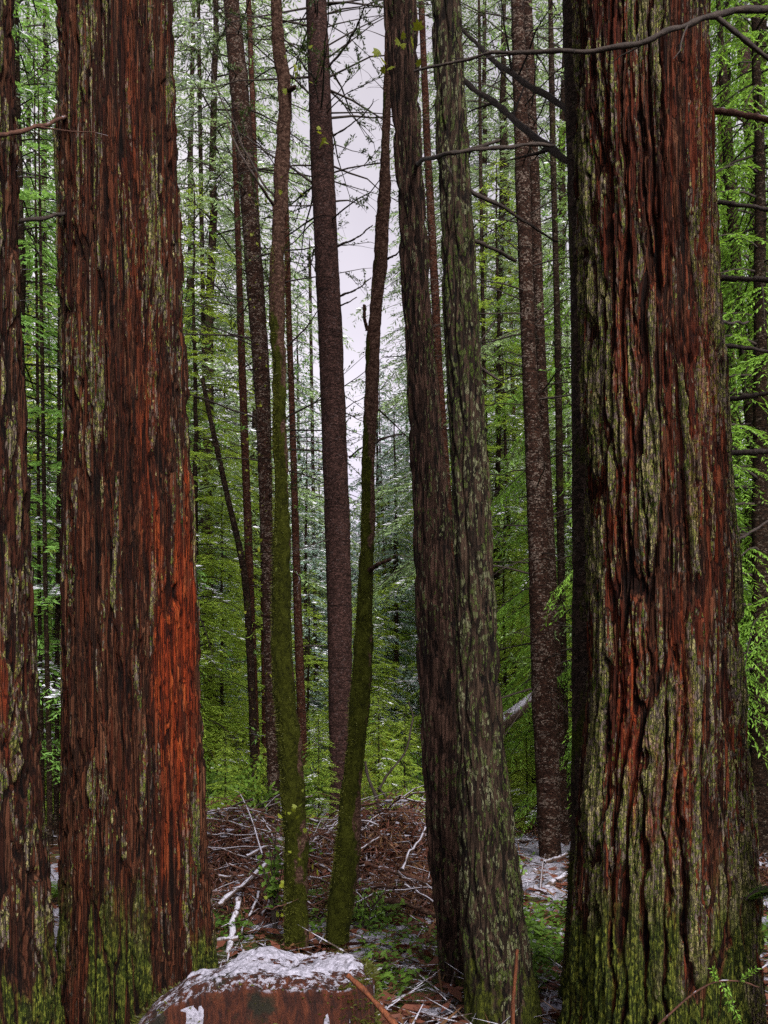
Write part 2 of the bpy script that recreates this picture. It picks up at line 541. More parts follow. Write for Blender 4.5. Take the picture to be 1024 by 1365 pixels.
def make_ground():
    ys = np.concatenate([np.linspace(-25, 2.4, 14), np.geomspace(2.5, 150, 330)])
    ts = np.linspace(-1, 1, 330)
    Y, T = np.meshgrid(ys, ts, indexing='ij')
    Xg = T * (np.abs(Y) * .75 + 7)
    Zg = ground(Xg, Y)
    near = np.clip(1 - (Y - 3) / 28, 0, 1)
    Zf = Zg + (fbm(Xg * 5, Y * 5, 21, 0, 4) - .5) * .09 * near
    g = MB()
    g.add(np.stack([Xg, Y, Zf], -1), grid_faces(*Xg.shape))
    tag(g.obj('ground', M['soil']), kind='structure')
    # thin broken snow lying on it
    ys = np.geomspace(3.5, 40, 520)
    ts = np.linspace(-1, 1, 520)
    Y, T = np.meshgrid(ys, ts, indexing='ij')
    Xg = T * (Y * .42 + .3)
    Zg = ground(Xg, Y) + (fbm(Xg * 5, Y * 5, 21, 0, 4) - .5) * .09 * np.clip(1 - (Y - 3) / 28, 0, 1)
    m = fbm(Xg * .9 + 7, Y * .5, 33, 0, 3) * .75 + fbm(Xg * 6, Y * 6, 34, 0, 4) * .8
    px = Xg / Y * F + CX
    m += .05 + .2 * sstep(660, 700, px) * (1 - sstep(800, 830, px)) * sstep(7.5, 9.5, Y)
    m += .06 * sstep(960, 1000, px)
    m += .07 * sstep(455, 475, px) * (1 - sstep(560, 590, px)) * sstep(5.2, 6, Y) * (1 - sstep(8.4, 9, Y))
    th = np.clip((m - .86) * .3, -.06, .035)
    s = MB()
    s.add(np.stack([Xg, Y, Zg + th], -1), grid_faces(*Xg.shape))
    tag(s.obj('snow', M['snow']), kind='stuff')
    # twigs, needles and leaves strewn on it
    n = 26000
    y = 4.2 * (24 / 4.2) ** RNG.random(n)
    x = (RNG.random(n) * 2 - 1) * (y * .42 + .3)
    z = ground(x, y) + RNG.random(n) * .05
    a = RNG.random(n) * 6.283
    d = np.stack([np.cos(a), np.sin(a), RNG.normal(0, .25, n)], -1)
    up = RNG.normal(0, .5, (n, 3)) + [0, 0, 1]
    l = RNG.gamma(2.2, .035, n) + .03
    lit = MB()
    k = n // 2
    lit.leaves(np.stack([x, y, z], -1)[:k], d[:k], l[:k], l[:k] * .4, up[:k], 0, fold=.1)
    k2 = k + n // 4
    lit.leaves(np.stack([x, y, z], -1)[k:k2], d[k:k2], l[k:k2] * 3.2, .012, up[k:k2], 1)
    lit.leaves(np.stack([x, y, z], -1)[k2:], d[k2:], l[k2:] * 2, .016, up[k2:], 2)
    tag(lit.obj('leaf_litter', [M['rust'], M['twigsnow'], M['deadfern']], smooth=False), kind='stuff')
    # low green ground cover in the hollow by the trunks
    gc = MB()
    for (px0, px1, y0, y1, cnt) in ((690, 765, 5.6, 7.9, 2600), (480, 600, 5.3, 7.6, 1300), (280, 330, 6.5, 8.2, 700), (985, 1040, 6, 12, 900), (415, 450, 6.5, 9, 500)):
        yy = RNG.uniform(y0, y1, cnt)
        xx = X_at(RNG.uniform(px0, px1, cnt), yy)
        keep = fbm(xx * 3, yy * 3, 55, 0, 3) > .43
        xx, yy = xx[keep], yy[keep]
        c = len(xx)
        zz = ground(xx, yy) + RNG.random(c) ** 2 * .16 + .01
        a = RNG.random(c) * 6.283
        gc.leaves(np.stack([xx, yy, zz], -1), np.stack([np.cos(a), np.sin(a), RNG.normal(.1, .35, c)], -1), RNG.uniform(.03, .085, c), RNG.uniform(.015, .035, c), RNG.normal(0, .4, (c, 3)) + [0, 0, 1], 0, fold=.12)
    tag(gc.obj('ground_cover', M['fernleaf'], smooth=False), kind='stuff')


make_ground()


# ------------------------------------------------------------------ trunks measured from outline
def bark_field(kind, U, Zc, r, seed, opt):
    """returns displacement and (ridge, cell, moss, patch)"""
    circ = 2 * math.pi * r
    one = np.ones_like(U)
    if kind == 'redwood':
        cw, cl = opt.get('cw', .085), opt.get('cl', .62)
        n1 = max(6, int(round(circ / cw)))
        wz = (fbm(U * 6, Zc * .8, seed + 1, 6, 3) - .5) * opt.get('warp', 1.9)
        jit = fbm(U * n1 * 3, Zc * 7, seed + 12, n1 * 3, 4) - .5
        x = U * n1 + wz + jit * .75
        y = Zc / cl + (fbm(U * 9, Zc * 1.3, seed + 2, 9, 2) - .5) * 1.4 + jit * .25
        F1, F2, ID = worley(x, y, n1, seed)
        ridge = sstep(.03, .3, F2 - F1)
        n2 = n1 * 2 + 3
        x2 = U * n2 + wz * 1.9 + jit * 1.1
        G1, G2, ID2 = worley(x2, Zc / (cl * .6), n2, seed + 31)
        r2 = sstep(.02, .5, G2 - G1)
        fib = fbm(U * n1 * 5, Zc * 2.6, seed + 3, n1 * 5, 4, .65)
        lobes = fbm(U * 5, Zc * .45, seed + 4, 5, 3) - .5
        amp = opt.get('amp', .034)
        disp = amp * (ridge * (.55 + .9 * ID) - .75) + amp * .5 * r2 + .022 * (fib - .5) + .035 * lobes * opt.get('lobes', 1)
        flake = fbm(U * n1 * 3, Zc * 9, seed + 6, n1 * 3, 3)
        disp += .009 * sstep(.5, .62, flake) * ridge
        rg = np.clip(ridge * .66 + r2 * .34 + (fib - .5) * .6, 0, 1)
        return disp, rg, ID * .6 + ID2 * .4
    if kind == 'cedar':
        n1 = max(6, int(round(circ / .05)))
        wz = (fbm(U * 4, Zc * 1.2, seed + 1, 4, 3) - .5) * 1.8
        F1, F2, ID = worley(U * n1 + wz, Zc / .3, n1, seed)
        ridge = sstep(.02, .45, F2 - F1)
        fib = fbm(U * n1 * 5, Zc * 9, seed + 3, n1 * 5, 4)
        lobes = fbm(U * 4, Zc * .4, seed + 4, 4, 3) - .5
        return .014 * (ridge * (.6 + .8 * ID) - .7) + .012 * (fib - .5) + .03 * lobes, np.clip(ridge * .75 + fib * .35, 0, 1), ID
    if kind == 'mossy':
        a = fbm(U * 9, Zc * 9, seed, 9, 5, .62) - .5
        b = fbm(U * 3, Zc * 1.6, seed + 8, 3, 3) - .5
        return (a * .028 + b * .03) * opt.get('lump', 1), one, a + .5
    a = fbm(U * 12, Zc * 14, seed, 12, 4) - .5
    b = fbm(U * 3, Zc * 1.2, seed + 8, 3, 3) - .5
    ring = sstep(.68, .8, vnoise(U * 2, Zc * 5.5, seed + 4, 2)) * .006
    return (a * .012 + b * .014 + ring) * opt.get('rough', 1) * np.clip(r / .15, .25, 1.2), one, a + .5


def build_trunk(parent, prof, D, mat, kind='plain', seed=1, nu=24, nv=120, ztop=None, flare=.25, moss_top=None, moss_low=0, patch=None, lean=0.0, name='trunk', **opt):
    prof = sorted(prof, key=lambda t: -t[0])
    y = np.array([p[0] for p in prof], float)
    xl = np.array([p[1] for p in prof], float)
    xr = np.array([p[2] for p in prof], float)
    z = Z_at(y, D)
    xc = X_at((xl + xr) / 2, D)
    rr = (xr - xl) / 2 / F * D
    zb = float(parent.location.z) - .12
    if z[0] > zb + .05:
        k = min(1, len(z) - 1)
        sl = (xc[0] - xc[k]) / (z[0] - z[k]) * .6
        z = np.concatenate([[zb], z])
        xc = np.concatenate([[xc[0] + sl * (zb - z[1])], xc])
        rr = np.concatenate([[rr[0] * (1 + flare)], rr])
    zvis = Z_at(-30, D)
    if ztop is None: ztop = zvis + 4
    if ztop > z[-1] + .05:
        k = max(0, np.searchsorted(z, z[-1] - .45 * (z[-1] - z[0])) - 1)
        sx = (xc[-1] - xc[k]) / (z[-1] - z[k] + 1e-6)
        n_ = 5
        zz = np.linspace(z[-1], ztop, n_ + 1)[1:]
        fade = np.linspace(1, .12, n_)
        xc = np.concatenate([xc, xc[-1] + sx * (zz - z[-1]) * .8])
        rr = np.concatenate([rr, rr[-1] * fade])
        z = np.concatenate([z, zz])
    vis_top = min(zvis + .2, ztop)
    rows = np.linspace(zb, vis_top, nv)
    if ztop > vis_top + .3: rows = np.concatenate([rows, np.linspace(vis_top, ztop, max(6, nv // 14))[1:]])
    h = (rows[1] - rows[0])
    cx, cr = np.interp(rows, z, xc), np.interp(rows, z, rr)
    ker = max(3, int(.35 / h)) | 1
    if ker < len(rows) // 3:
        w = np.hanning(ker + 2)[1:-1]
        w /= w.sum()
        pad = ker // 2
        cx = np.convolve(np.pad(cx, pad, mode='reflect', reflect_type='odd'), w, 'valid')
        cr = np.convolve(np.pad(cr, pad, mode='reflect', reflect_type='odd'), w, 'valid')
    u = np.arange(nu) / nu
    Zg, U = np.meshgrid(rows, u, indexing='ij')
    rm = float(np.median(cr))
    disp, ridge, cell = bark_field(kind, U, Zg, rm, seed, opt)
    base = zb + .12
    lobe = np.clip(1 - (Zg - base) / (rm * 3), 0, 1) ** 2 * np.cos(U * 2 * math.pi * 5 + seed) * rm * .12 * (1 if flare > .1 else 0)
    cr = cr - opt.get('shrink', 0)
    rad = np.maximum(cr[:, None] + disp + lobe, cr[:, None] * .3)
    th = U * 2 * math.pi
    yc = D + lean * (Zg - base)
    V = np.stack([cx[:, None] + rad * np.cos(th), yc + rad * np.sin(th), Zg], -1)
    mb = MB()
    mb.add(V, grid_faces(len(rows), nu, True))
    nV = V.reshape(-1, 3)
    top = np.vstack([nV[-nu:], [[cx[-1], D + lean * (rows[-1] - base), rows[-1] + cr[-1] * .4]]])
    mb.add(top, np.stack([np.arange(nu), (np.arange(nu) + 1) % nu, np.full(nu, nu)], -1))
    o = mb.obj(name, mat, parent)
    mo = np.zeros_like(U)
    if moss_top is not None:
        zt = Z_at(moss_top, D)
        mo = sstep(zt + .9, zt - 1.1, Zg) * 1.05
        if kind != 'mossy': mo = mo * sstep(.3, .54, fbm(U * 9, Zg * 1.1, seed + 50, 9, 3))
        else: mo = mo - .42 * np.cos(th - .25) + .5 * (fbm(U * 4, Zg * 1.6, seed + 51, 4, 3) - .5)
        mo = mo + moss_low
    elif moss_low: mo = mo + moss_low
    for (py0, py1, amt) in opt.get('bare', ()):      # heights where little lichen grows
        mo = mo - amt * sstep(Z_at(py1, D) - .3, Z_at(py1, D) + .3, Zg) * (1 - sstep(Z_at(py0, D) - .3, Z_at(py0, D) + .3, Zg))
    pa = np.zeros_like(U)
    if patch is not None:
        for (py0, py1, px0, px1, st) in patch:
            pxv = (V[..., 0] / V[..., 1]) * F + CX
            pyv = HY - (V[..., 2] - CZ) / V[..., 1] * F
            wob = (fbm(U * 30, Zg * 2.2, seed + 77, 30, 4) - .5)
            xa = pxv + wob * 60
            ya = pyv + wob * 160 + (fbm(U * 70, Zg * .8, seed + 78, 70, 3) - .5) * 240
            m = sstep(px0 - 10, px0 + 8, xa) * (1 - sstep(px1 - 8, px1 + 10, xa)) * sstep(py0 - 30, py0 + 60, ya) * (1 - sstep(py1 - 80, py1 + 60, ya)) * st
            m *= (np.sin(th) < .1)
            pa = np.maximum(pa, m)
    att = np.stack([ridge, cell, mo, pa], -1).reshape(-1, 4)
    att = np.vstack([att, att[-nu:], att[-1:]])
    set_attr(o.data, 'bark', att)
    return o, (rows, cx, cr, lean, D)


def tree(name, label, base_px, D, cat='tree', group=None):
    x = X_at(base_px, D)
    return thing(name, label, cat, (x, D, gz(x, D)), group)


def limb(parent, pts, r0, r1, mat='twig', name='branch', sides=9, n=30, wob=.009, shoots=0, seed=0):
    """a bare branch, given as (px, py, depth) points"""
    rg = np.random.default_rng(seed + 5)
    P = curve_pts([P_at(*p) for p in pts], n)
    L = np.linalg.norm(P[-1] - P[0])
    W = rg.normal(0, 1, (n, 3)) * wob * min(1, L) * 1.3
    for _ in range(3): W[1:-1] = (W[:-2] + W[1:-1] * 2 + W[2:]) / 4
    P[1:-1] += W[1:-1]
    rad = np.linspace(r0, r1, n) * .86 * (1 + rg.normal(0, .13, n)) * (1 + .35 * np.exp(-np.arange(n) / 1.5))
    mb = MB()
    mb.tube(P, rad, sides)
    for _ in range(shoots):
        i = rg.integers(n // 4, n - 1)
        d = P[min(i + 1, n - 1)] - P[i - 1]
        d /= np.linalg.norm(d)
        s = d * .7 + rg.normal(0, .6, 3)
        s /= np.linalg.norm(s)
        ln = L * rg.uniform(.12, .32)
        q = P[i] + s * np.linspace(0, 1, 5)[:, None] * ln + rg.normal(0, .02, (5, 3)) * ln * np.linspace(0, 1, 5)[:, None]
        mb.tube(q, np.linspace(rad[i] * .5, .0015, 5), 4)
    return mb.obj(name, M[mat], parent)


def twigs(parent, tr, y0, y1, count, lmin, lmax, seed, mat='twig', r=.006, droop=.15, name='crown', leaf=None, sub=3, leafn=10, lsz=.05):
    """fine dead side twigs all round a trunk between two picture heights"""
    rows, cx, cr, lean, D = tr
    rg = np.random.default_rng(seed)
    mb = MB()
    for _ in range(count):
        z = rg.uniform(Z_at(y1, D), Z_at(y0, D))
        x, rad = np.interp(z, rows, cx), np.interp(z, rows, cr)
        a = rg.random() * 6.283
        L = rg.uniform(lmin, lmax)
        t = np.linspace(0, 1, 7)[:, None]
        dr = np.array([math.cos(a), math.sin(a), 0])
        up = rg.normal(.12, .25)
        b = np.array([x, D + lean * (z - rows[0]), z]) + dr * rad * .8
        P = b + dr * L * t + np.array([0, 0, 1.0]) * (up * L * t - droop * L * t * t) + rg.normal(0, .025, (7, 3)) * L * t
        rr = r * (.6 + L)
        mb.tube(P, np.linspace(rr, .0016, 7), 4)
        for _s in range(sub):
            i = rg.integers(2, 7)
            s = dr * .7 + rg.normal(0, .55, 3)
            l2 = L * rg.uniform(.15, .4)
            tt = np.linspace(0, 1, 4)[:, None]
            Q = P[i] + s * l2 * tt + np.array([0, 0, -.2]) * l2 * tt * tt
            mb.tube(Q, np.linspace(rr * .45, .0014, 4), 3)
            if leaf:
                k = leafn
                pp = P[i] + s * l2 * rg.random((k, 1)) + rg.normal(0, .008, (k, 3))
                mb.leaves(pp, s + rg.normal(0, .7, (k, 3)), rg.uniform(.6, 1.3, k) * lsz, rg.uniform(.25, .45, k) * lsz, rg.normal(0, .5, (k, 3)) + [0, 0, 1], 1, fold=.1)
    return mb.obj(name, [M[mat]] + ([M[leaf]] if leaf else []), parent, smooth=False)  # the object named crown here is dead side twigs along the trunk


def leaf_cluster(parent, spots, D, mat='maple', size=.12, seed=0, name='leaves'):
    """small sprays of lobed leaves at picture spots (px, py, count, spread_m)"""
    rg = np.random.default_rng(seed)
    mb = MB()
    ang = np.array([0, 22, 40, 70, 95, 130, 180, 230, 265, 290, 320, 338]) * math.pi / 180
    rl = np.array([1, .55, .85, .5, .78, .45, .35, .45, .78, .5, .85, .55])
    for (px, py, cnt, sp) in spots:
        c = P_at(px, py, D)
        for _ in range(cnt):
            p = c + rg.normal(0, sp, 3)
            s = size * rg.uniform(.5, 1)
            d = rg.normal(0, 1, 3) + [0, -.4, -.5]
            d /= np.linalg.norm(d)
            a = np.cross(d, rg.normal(0, 1, 3))
            a /= np.linalg.norm(a)
            V = p + s * .5 * rl[:, None] * (np.cos(ang)[:, None] * d + np.sin(ang)[:, None] * a)
            n = len(V)
            mb.add(np.vstack([V, p[None] + np.cross(a, d) * s * .06]), np.stack([np.arange(n), (np.arange(n) + 1) % n, np.full(n, n)], -1))
    return mb.obj(name, M[mat], parent, smooth=False)


def fuzz(parent, tr, y0, y1, n, seed, ln=.03, name='moss'):
    """moss standing off the bark as short tufts"""
    rows, cx, cr, lean, D = tr
    rg = np.random.default_rng(seed)
    z = rg.uniform(Z_at(y1, D), Z_at(y0, D), n)
    a = np.where(rg.random(n) < .65, rg.normal(3.3, .8, n), rg.random(n) * 6.283)
    cl = fbm(a * 2.2, z * 3, seed, 0, 3)
    keep = cl > .46
    z, a = z[keep], a[keep]
    n = len(z)
    x, r = np.interp(z, rows, cx), np.interp(z, rows, cr)
    dr = np.stack([np.cos(a), np.sin(a), np.zeros(n)], -1)
    p = np.stack([x, D + lean * (z - rows[0]), z], -1) + dr * (r * .97)[:, None]
    d = dr + rg.normal(0, .45, (n, 3)) + [0, 0, -.25]
    mb = MB()
    mb.leaves(p, d, rg.gamma(3, ln / 3, n), ln * .28, rg.normal(0, 1, (n, 3)), 0)
    return mb.obj(name, M['mossfuzz'], parent, smooth=False)


# ---- the big near trunks
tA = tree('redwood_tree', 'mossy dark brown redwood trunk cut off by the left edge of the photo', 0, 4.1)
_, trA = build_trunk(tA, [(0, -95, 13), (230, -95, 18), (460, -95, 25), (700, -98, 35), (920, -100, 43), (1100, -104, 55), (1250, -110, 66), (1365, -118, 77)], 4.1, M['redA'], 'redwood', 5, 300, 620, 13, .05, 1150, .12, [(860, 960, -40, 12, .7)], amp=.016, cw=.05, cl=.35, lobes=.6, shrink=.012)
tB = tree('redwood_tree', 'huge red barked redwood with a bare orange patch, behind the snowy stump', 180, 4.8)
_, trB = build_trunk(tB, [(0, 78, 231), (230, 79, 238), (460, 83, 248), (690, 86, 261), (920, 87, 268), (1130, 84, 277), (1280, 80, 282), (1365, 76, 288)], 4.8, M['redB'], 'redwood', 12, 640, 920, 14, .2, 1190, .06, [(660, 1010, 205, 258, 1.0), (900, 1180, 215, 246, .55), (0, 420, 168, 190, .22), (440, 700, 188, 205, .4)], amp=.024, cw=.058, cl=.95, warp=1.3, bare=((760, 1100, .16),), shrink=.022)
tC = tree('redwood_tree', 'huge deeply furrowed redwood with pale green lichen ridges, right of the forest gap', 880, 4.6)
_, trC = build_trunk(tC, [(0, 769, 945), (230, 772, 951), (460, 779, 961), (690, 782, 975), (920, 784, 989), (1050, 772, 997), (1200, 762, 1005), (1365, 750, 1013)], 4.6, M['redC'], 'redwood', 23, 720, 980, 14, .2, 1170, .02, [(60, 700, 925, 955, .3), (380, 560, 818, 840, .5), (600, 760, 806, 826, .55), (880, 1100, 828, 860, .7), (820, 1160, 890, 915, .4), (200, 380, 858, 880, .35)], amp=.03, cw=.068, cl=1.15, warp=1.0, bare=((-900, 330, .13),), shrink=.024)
tD = tree('hemlock_tree', 'plain dark grey trunk half hidden behind the furrowed redwood', 785, 5.45)
_, trD = build_trunk(tD, [(0, 750, 806), (230, 757, 812), (460, 762, 818), (700, 764, 822), (920, 763, 824), (1100, 762, 828), (1200, 757, 832), (1320, 748, 838)], 5.45, M['darkD'], 'plain', 31, 90, 420, 13, .25, 1200, .0, rough=.8)
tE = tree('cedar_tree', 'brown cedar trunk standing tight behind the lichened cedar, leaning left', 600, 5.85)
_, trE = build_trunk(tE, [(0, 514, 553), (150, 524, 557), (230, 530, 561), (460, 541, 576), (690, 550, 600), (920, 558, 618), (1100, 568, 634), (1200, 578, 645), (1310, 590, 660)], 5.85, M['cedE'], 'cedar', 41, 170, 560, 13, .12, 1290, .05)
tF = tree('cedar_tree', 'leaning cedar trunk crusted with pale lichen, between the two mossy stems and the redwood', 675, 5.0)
_, trF = build_trunk(tF, [(0, 579, 613), (230, 586, 626), (460, 593, 639), (690, 602, 653), (920, 607, 665), (1050, 610, 679), (1150, 614, 691), (1250, 618, 706), (1365, 622, 727)], 5.0, M['cedF'], 'cedar', 47, 190, 640, 12, .15, 1270, .02)

# ---- the middle distance trunks
tG = tree('spruce_tree', 'straight smooth purple brown conifer trunk rising against the pale sky', 452, 12.2)
_, trG = build_trunk(tG, [(0, 408, 435), (230, 415, 446), (460, 425, 457), (690, 433, 466), (800, 436, 469), (920, 438, 469), (1050, 440, 470), (1130, 438, 474)], 12.2, M['smoothG'], 'plain', 53, 48, 360, 17, .25, rough=.8)
tH = tree('mossy_maple', 'crooked mossy trunk curving up to the right, right of the two mossy stems', 449, 6.7)
_, trH = build_trunk(tH, [(1265, 432, 465), (1200, 437, 473), (1130, 446, 480), (1050, 456, 482), (1000, 462, 487), (920, 466, 494), (850, 473, 498), (780, 477, 500), (700, 480, 503), (600, 483, 502), (520, 485, 505), (450, 488, 508), (400, 495, 511), (350, 499, 517), (300, 501, 521), (220, 506, 522), (150, 510, 524), (100, 511, 525), (0, 512, 526)], 6.7, M['moss'], 'mossy', 61, 72, 620, 9, .2, 640, -.12, lump=1.2, shrink=.006)
tI = tree('mossy_maple', 'straight moss sleeved trunk standing behind the snowy stump', 396, 6.7)
_, trI = build_trunk(tI, [(1265, 377, 415), (1200, 378, 411), (1100, 375, 410), (1000, 370, 405), (950, 366, 399), (900, 362, 393), (800, 361, 388), (700, 364, 387), (600, 362, 385), (500, 364, 384), (420, 360, 383), (390, 358, 382), (300, 362, 383), (230, 365, 386), (150, 370, 389), (110, 370, 388), (60, 363, 379), (0, 360, 375)], 6.7, M['moss'], 'mossy', 67, 72, 620, 10, .2, 420, -.14, lump=1.25, shrink=.008)
tJ = tree('hemlock_tree', 'speckled dark trunk leaning left behind the straight mossy trunk', 366, 13.6)
_, trJ = build_trunk(tJ, [(0, 298, 318), (100, 305, 330), (200, 315, 338), (300, 323, 346), (400, 330, 353), (500, 338, 360), (600, 343, 362), (700, 347, 364), (800, 350, 366), (1050, 357, 373), (1105, 356, 375)], 13.6, M['speck'], 'plain', 71, 40, 300, 16, .2, rough=1.3)
tR1 = tree('hemlock_tree', 'stout speckled trunk with a dark base, left of the furrowed redwood', 732, 11.4)
_, trR1 = build_trunk(tR1, [(0, 681, 698), (230, 687, 706), (460, 695, 714), (690, 703, 729), (830, 707, 738), (920, 709, 743), (1000, 713, 745), (1143, 719, 748)], 11.4, M['speck'], 'plain', 77, 44, 340, 15, .15, rough=1.4)
tR2 = tree('hemlock_tree', 'slimmer speckled trunk close beside the stout speckled trunk, on its right', 745, 12.5)
_, trR2 = build_trunk(tR2, [(0, 697, 709), (230, 705, 719), (460, 714, 727), (690, 724, 738), (920, 735, 750), (1098, 742, 758)], 12.5, M['speck'], 'plain', 79, 36, 260, 18, .2)

thin_list = [
    # name, label, base px, D, profile, material
    ('hemlock_tree', 'thin pale stemmed trunk between the speckled leaning trunk and the red redwood', 343, 15.5, [(250, 311, 319), (300, 313, 321), (500, 318, 328), (700, 325, 336), (900, 331, 343), (1090, 337, 350)], 'thinred', 14),
    ('hemlock_tree', 'slender crooked stem nearest the right side of the red redwood', 299, 24, [(500, 259, 265), (560, 261, 267), (700, 267, 275), (850, 280, 289), (950, 289, 299), (1035, 294, 304)], 'thin', 12.5),
    ('hemlock_tree', 'thin straight stem behind the slender crooked stem, short and dark', 316, 26, [(880, 308, 314), (950, 311, 317), (1010, 313, 320), (1028, 313, 321)], 'thin', 9.5),
    ('cedar_tree', 'reddish thin trunk just right of the straight mossy trunk', 403, 15, [(420, 381, 389), (500, 384, 392), (650, 388, 397), (800, 391, 402), (950, 396, 408), (1090, 400, 413)], 'thinred', 13),
    ('hemlock_tree', 'thin brown stem high up between the speckled and mossy trunks', 352, 17, [(0, 328, 335), (80, 331, 338), (180, 335, 342), (500, 345, 353), (1075, 350, 362)], 'thinred', 20),
    ('hemlock_tree', 'thin reddish trunk seen in the slit between the two cedars', 612, 13, [(60, 560, 568), (200, 565, 575), (400, 575, 586), (500, 580, 591), (720, 594, 606), (1110, 608, 622)], 'thinred', 15),
    ('hemlock_tree', 'slim trunk with dead side twigs between speckled pair and furrowed redwood', 756, 12.8, [(200, 733, 741), (350, 737, 745), (460, 739, 748), (690, 742, 752), (920, 746, 757), (1083, 749, 761)], 'thin', 14),
    ('hemlock_tree', 'very thin pale sapling stem touching the lichened cedar on its right', 650, 19, [(40, 637, 641), (200, 638, 643), (400, 641, 646), (600, 645, 651), (1065, 648, 656)], 'thin', 16.5),
    ('hemlock_tree', 'dark thin sapling between the lichened cedar and the stout speckled trunk', 688, 18.5, [(600, 672, 676), (750, 678, 683), (900, 683, 689), (1074, 685, 692)], 'thin', 9),
    ('hemlock_tree', 'pencil thin stem left of the plain grey trunk, right of the slim one', 762, 21, [(520, 755, 759), (700, 757, 762), (900, 759, 764), (1060, 760, 766)], 'thin', 12),
    ('hemlock_tree', 'slim dark stem rising close to the upper right edge of the red redwood', 281, 22, [(0, 262, 267), (300, 266, 272), (600, 271, 278), (1052, 277, 286)], 'thin', 22),
    ('hemlock_tree', 'lean grey stem right of the straight mossy trunk, crossing the far foliage', 424, 27, [(350, 411, 415), (700, 416, 421), (1035, 420, 427)], 'thin', 15),
    ('hemlock_tree', 'thin brown stem crossing the far greenery just left of the speckled pair', 705, 24, [(0, 668, 672), (400, 678, 683), (1045, 694, 702)], 'thinred', 22),
    ('hemlock_tree', 'lean dark stem at the far right edge beside the thick purplish trunk', 1030, 19, [(100, 1003, 1009), (600, 1009, 1016), (1070, 1015, 1024)], 'thin', 18),
    ('hemlock_tree', 'fine leaning stem low in the gap, nearest the left edge trunk', 52, 24, [(450, 36, 40), (800, 42, 47), (1045, 46, 52)], 'thin', 13),
    ('hemlock_tree', 'left dark pole of the distant pair seen left of the brown cedar', 521, 30, [(690, 508, 512), (800, 511, 516), (920, 515, 521), (1024, 518, 525)], 'thin', 9.5),
    ('hemlock_tree', 'right dark pole of the distant pair seen left of the brown cedar', 531, 31, [(690, 517, 521), (800, 521, 526), (920, 525, 531), (1022, 527, 535)], 'thin', 9),
    ('hemlock_tree', 'leftmost of three thin poles in the gap left of the red redwood', 54, 12.6, [(600, 49, 53), (800, 50, 55), (1000, 53, 59), (1065, 54, 60)], 'thin', 11),
    ('hemlock_tree', 'middle and darkest of three thin poles left of the red redwood', 66, 12, [(560, 55, 60), (800, 58, 64), (1000, 62, 69), (1075, 63, 70)], 'thin', 10),
    ('hemlock_tree', 'rightmost of three thin poles in the gap left of the red redwood', 75, 13, [(580, 76, 81), (800, 74, 80), (1000, 73, 79), (1060, 72, 79)], 'thin', 11),
    ('hemlock_tree', 'mossy trunk with curved dead side branches beyond the furrowed redwood', 1040, 10.5, [(240, 966, 980), (400, 978, 991), (500, 988, 1001), (600, 996, 1009), (700, 1003, 1018), (850, 1011, 1027), (1000, 1020, 1038), (1158, 1028, 1050)], 'thin', 10),
    ('spruce_tree', 'thick purplish trunk at the right edge behind the curved dead branches', 1040, 14, [(60, 982, 998), (300, 1003, 1023), (460, 1010, 1032), (700, 1018, 1043), (1000, 1025, 1053), (1108, 1026, 1056)], 'smoothG', 17),
    ('hemlock_tree', 'thin dark stem hugging the right side of the furrowed redwood', 990, 12.5, [(200, 963, 970), (350, 965, 973), (500, 969, 978), (700, 978, 988), (900, 988, 999), (1126, 996, 1010)], 'thin', 12),
    ('hemlock_tree', 'faint slender pole low down beyond the furrowed redwood on its right', 1012, 25, [(600, 995, 1000), (800, 1001, 1007), (1040, 1008, 1015)], 'thin', 13),
    ('cedar_tree', 'orange brown snapped slender trunk high up beside the furrowed redwood', 985, 15.5, [(110, 955, 964), (200, 958, 967), (600, 975, 985), (1094, 985, 997)], 'thinred', 12),
]
THIN = []
for i, (nm, lab, bp, D, prof, mt, zt) in enumerate(thin_list):
    t = tree(nm, lab, bp, D)
    _, tr = build_trunk(t, prof, D, M[mt], 'plain', 100 + i * 3, 16, 120, zt, .15)
    THIN.append((t, tr))

# the slanted dead stem that leans on the pale one
t = tree('leaning_snag', 'thin dark snag slanting down to the right against a pale stem', 338, 15.2)
mbs = MB()
pp = curve_pts([P_at(270, 505, 15.2), P_at(281, 560, 15.2), P_at(303, 660, 15.2), P_at(325, 760, 15.2), P_at(333, 860, 15.2), P_at(338, 980, 15.2), P_at(341, 1098, 15.2)], 40)
mbs.tube(pp, np.linspace(.035, .07, 40) * (1 + np.random.default_rng(3).normal(0, .05, 40)), 9)
mbs.obj('trunk', M['thin'], t)

# broken stub standing behind the speckled trunk, and the snowy log leaning above
t = tree('snag', 'short broken snag leaning left of the stout speckled trunk', 716, 16)
build_trunk(t, [(958, 704, 715), (1050, 709, 721), (1088, 711, 725)], 16, M['thin'], 'plain', 201, 18, 60, Z_at(955, 16), .2)
t = tree('leaning_log', 'snow dusted bare log leaning across behind the lichened cedar', 655, 12.5)
mbs = MB()
pp = curve_pts([P_at(735, 912, 13.4), P_at(690, 948, 12.9), P_at(640, 990, 12.4), P_at(560, 1095, 12)], 26)
mbs.tube(pp, np.linspace(.075, .125, 26), 14)
mbs.obj('trunk', M['log'], t)

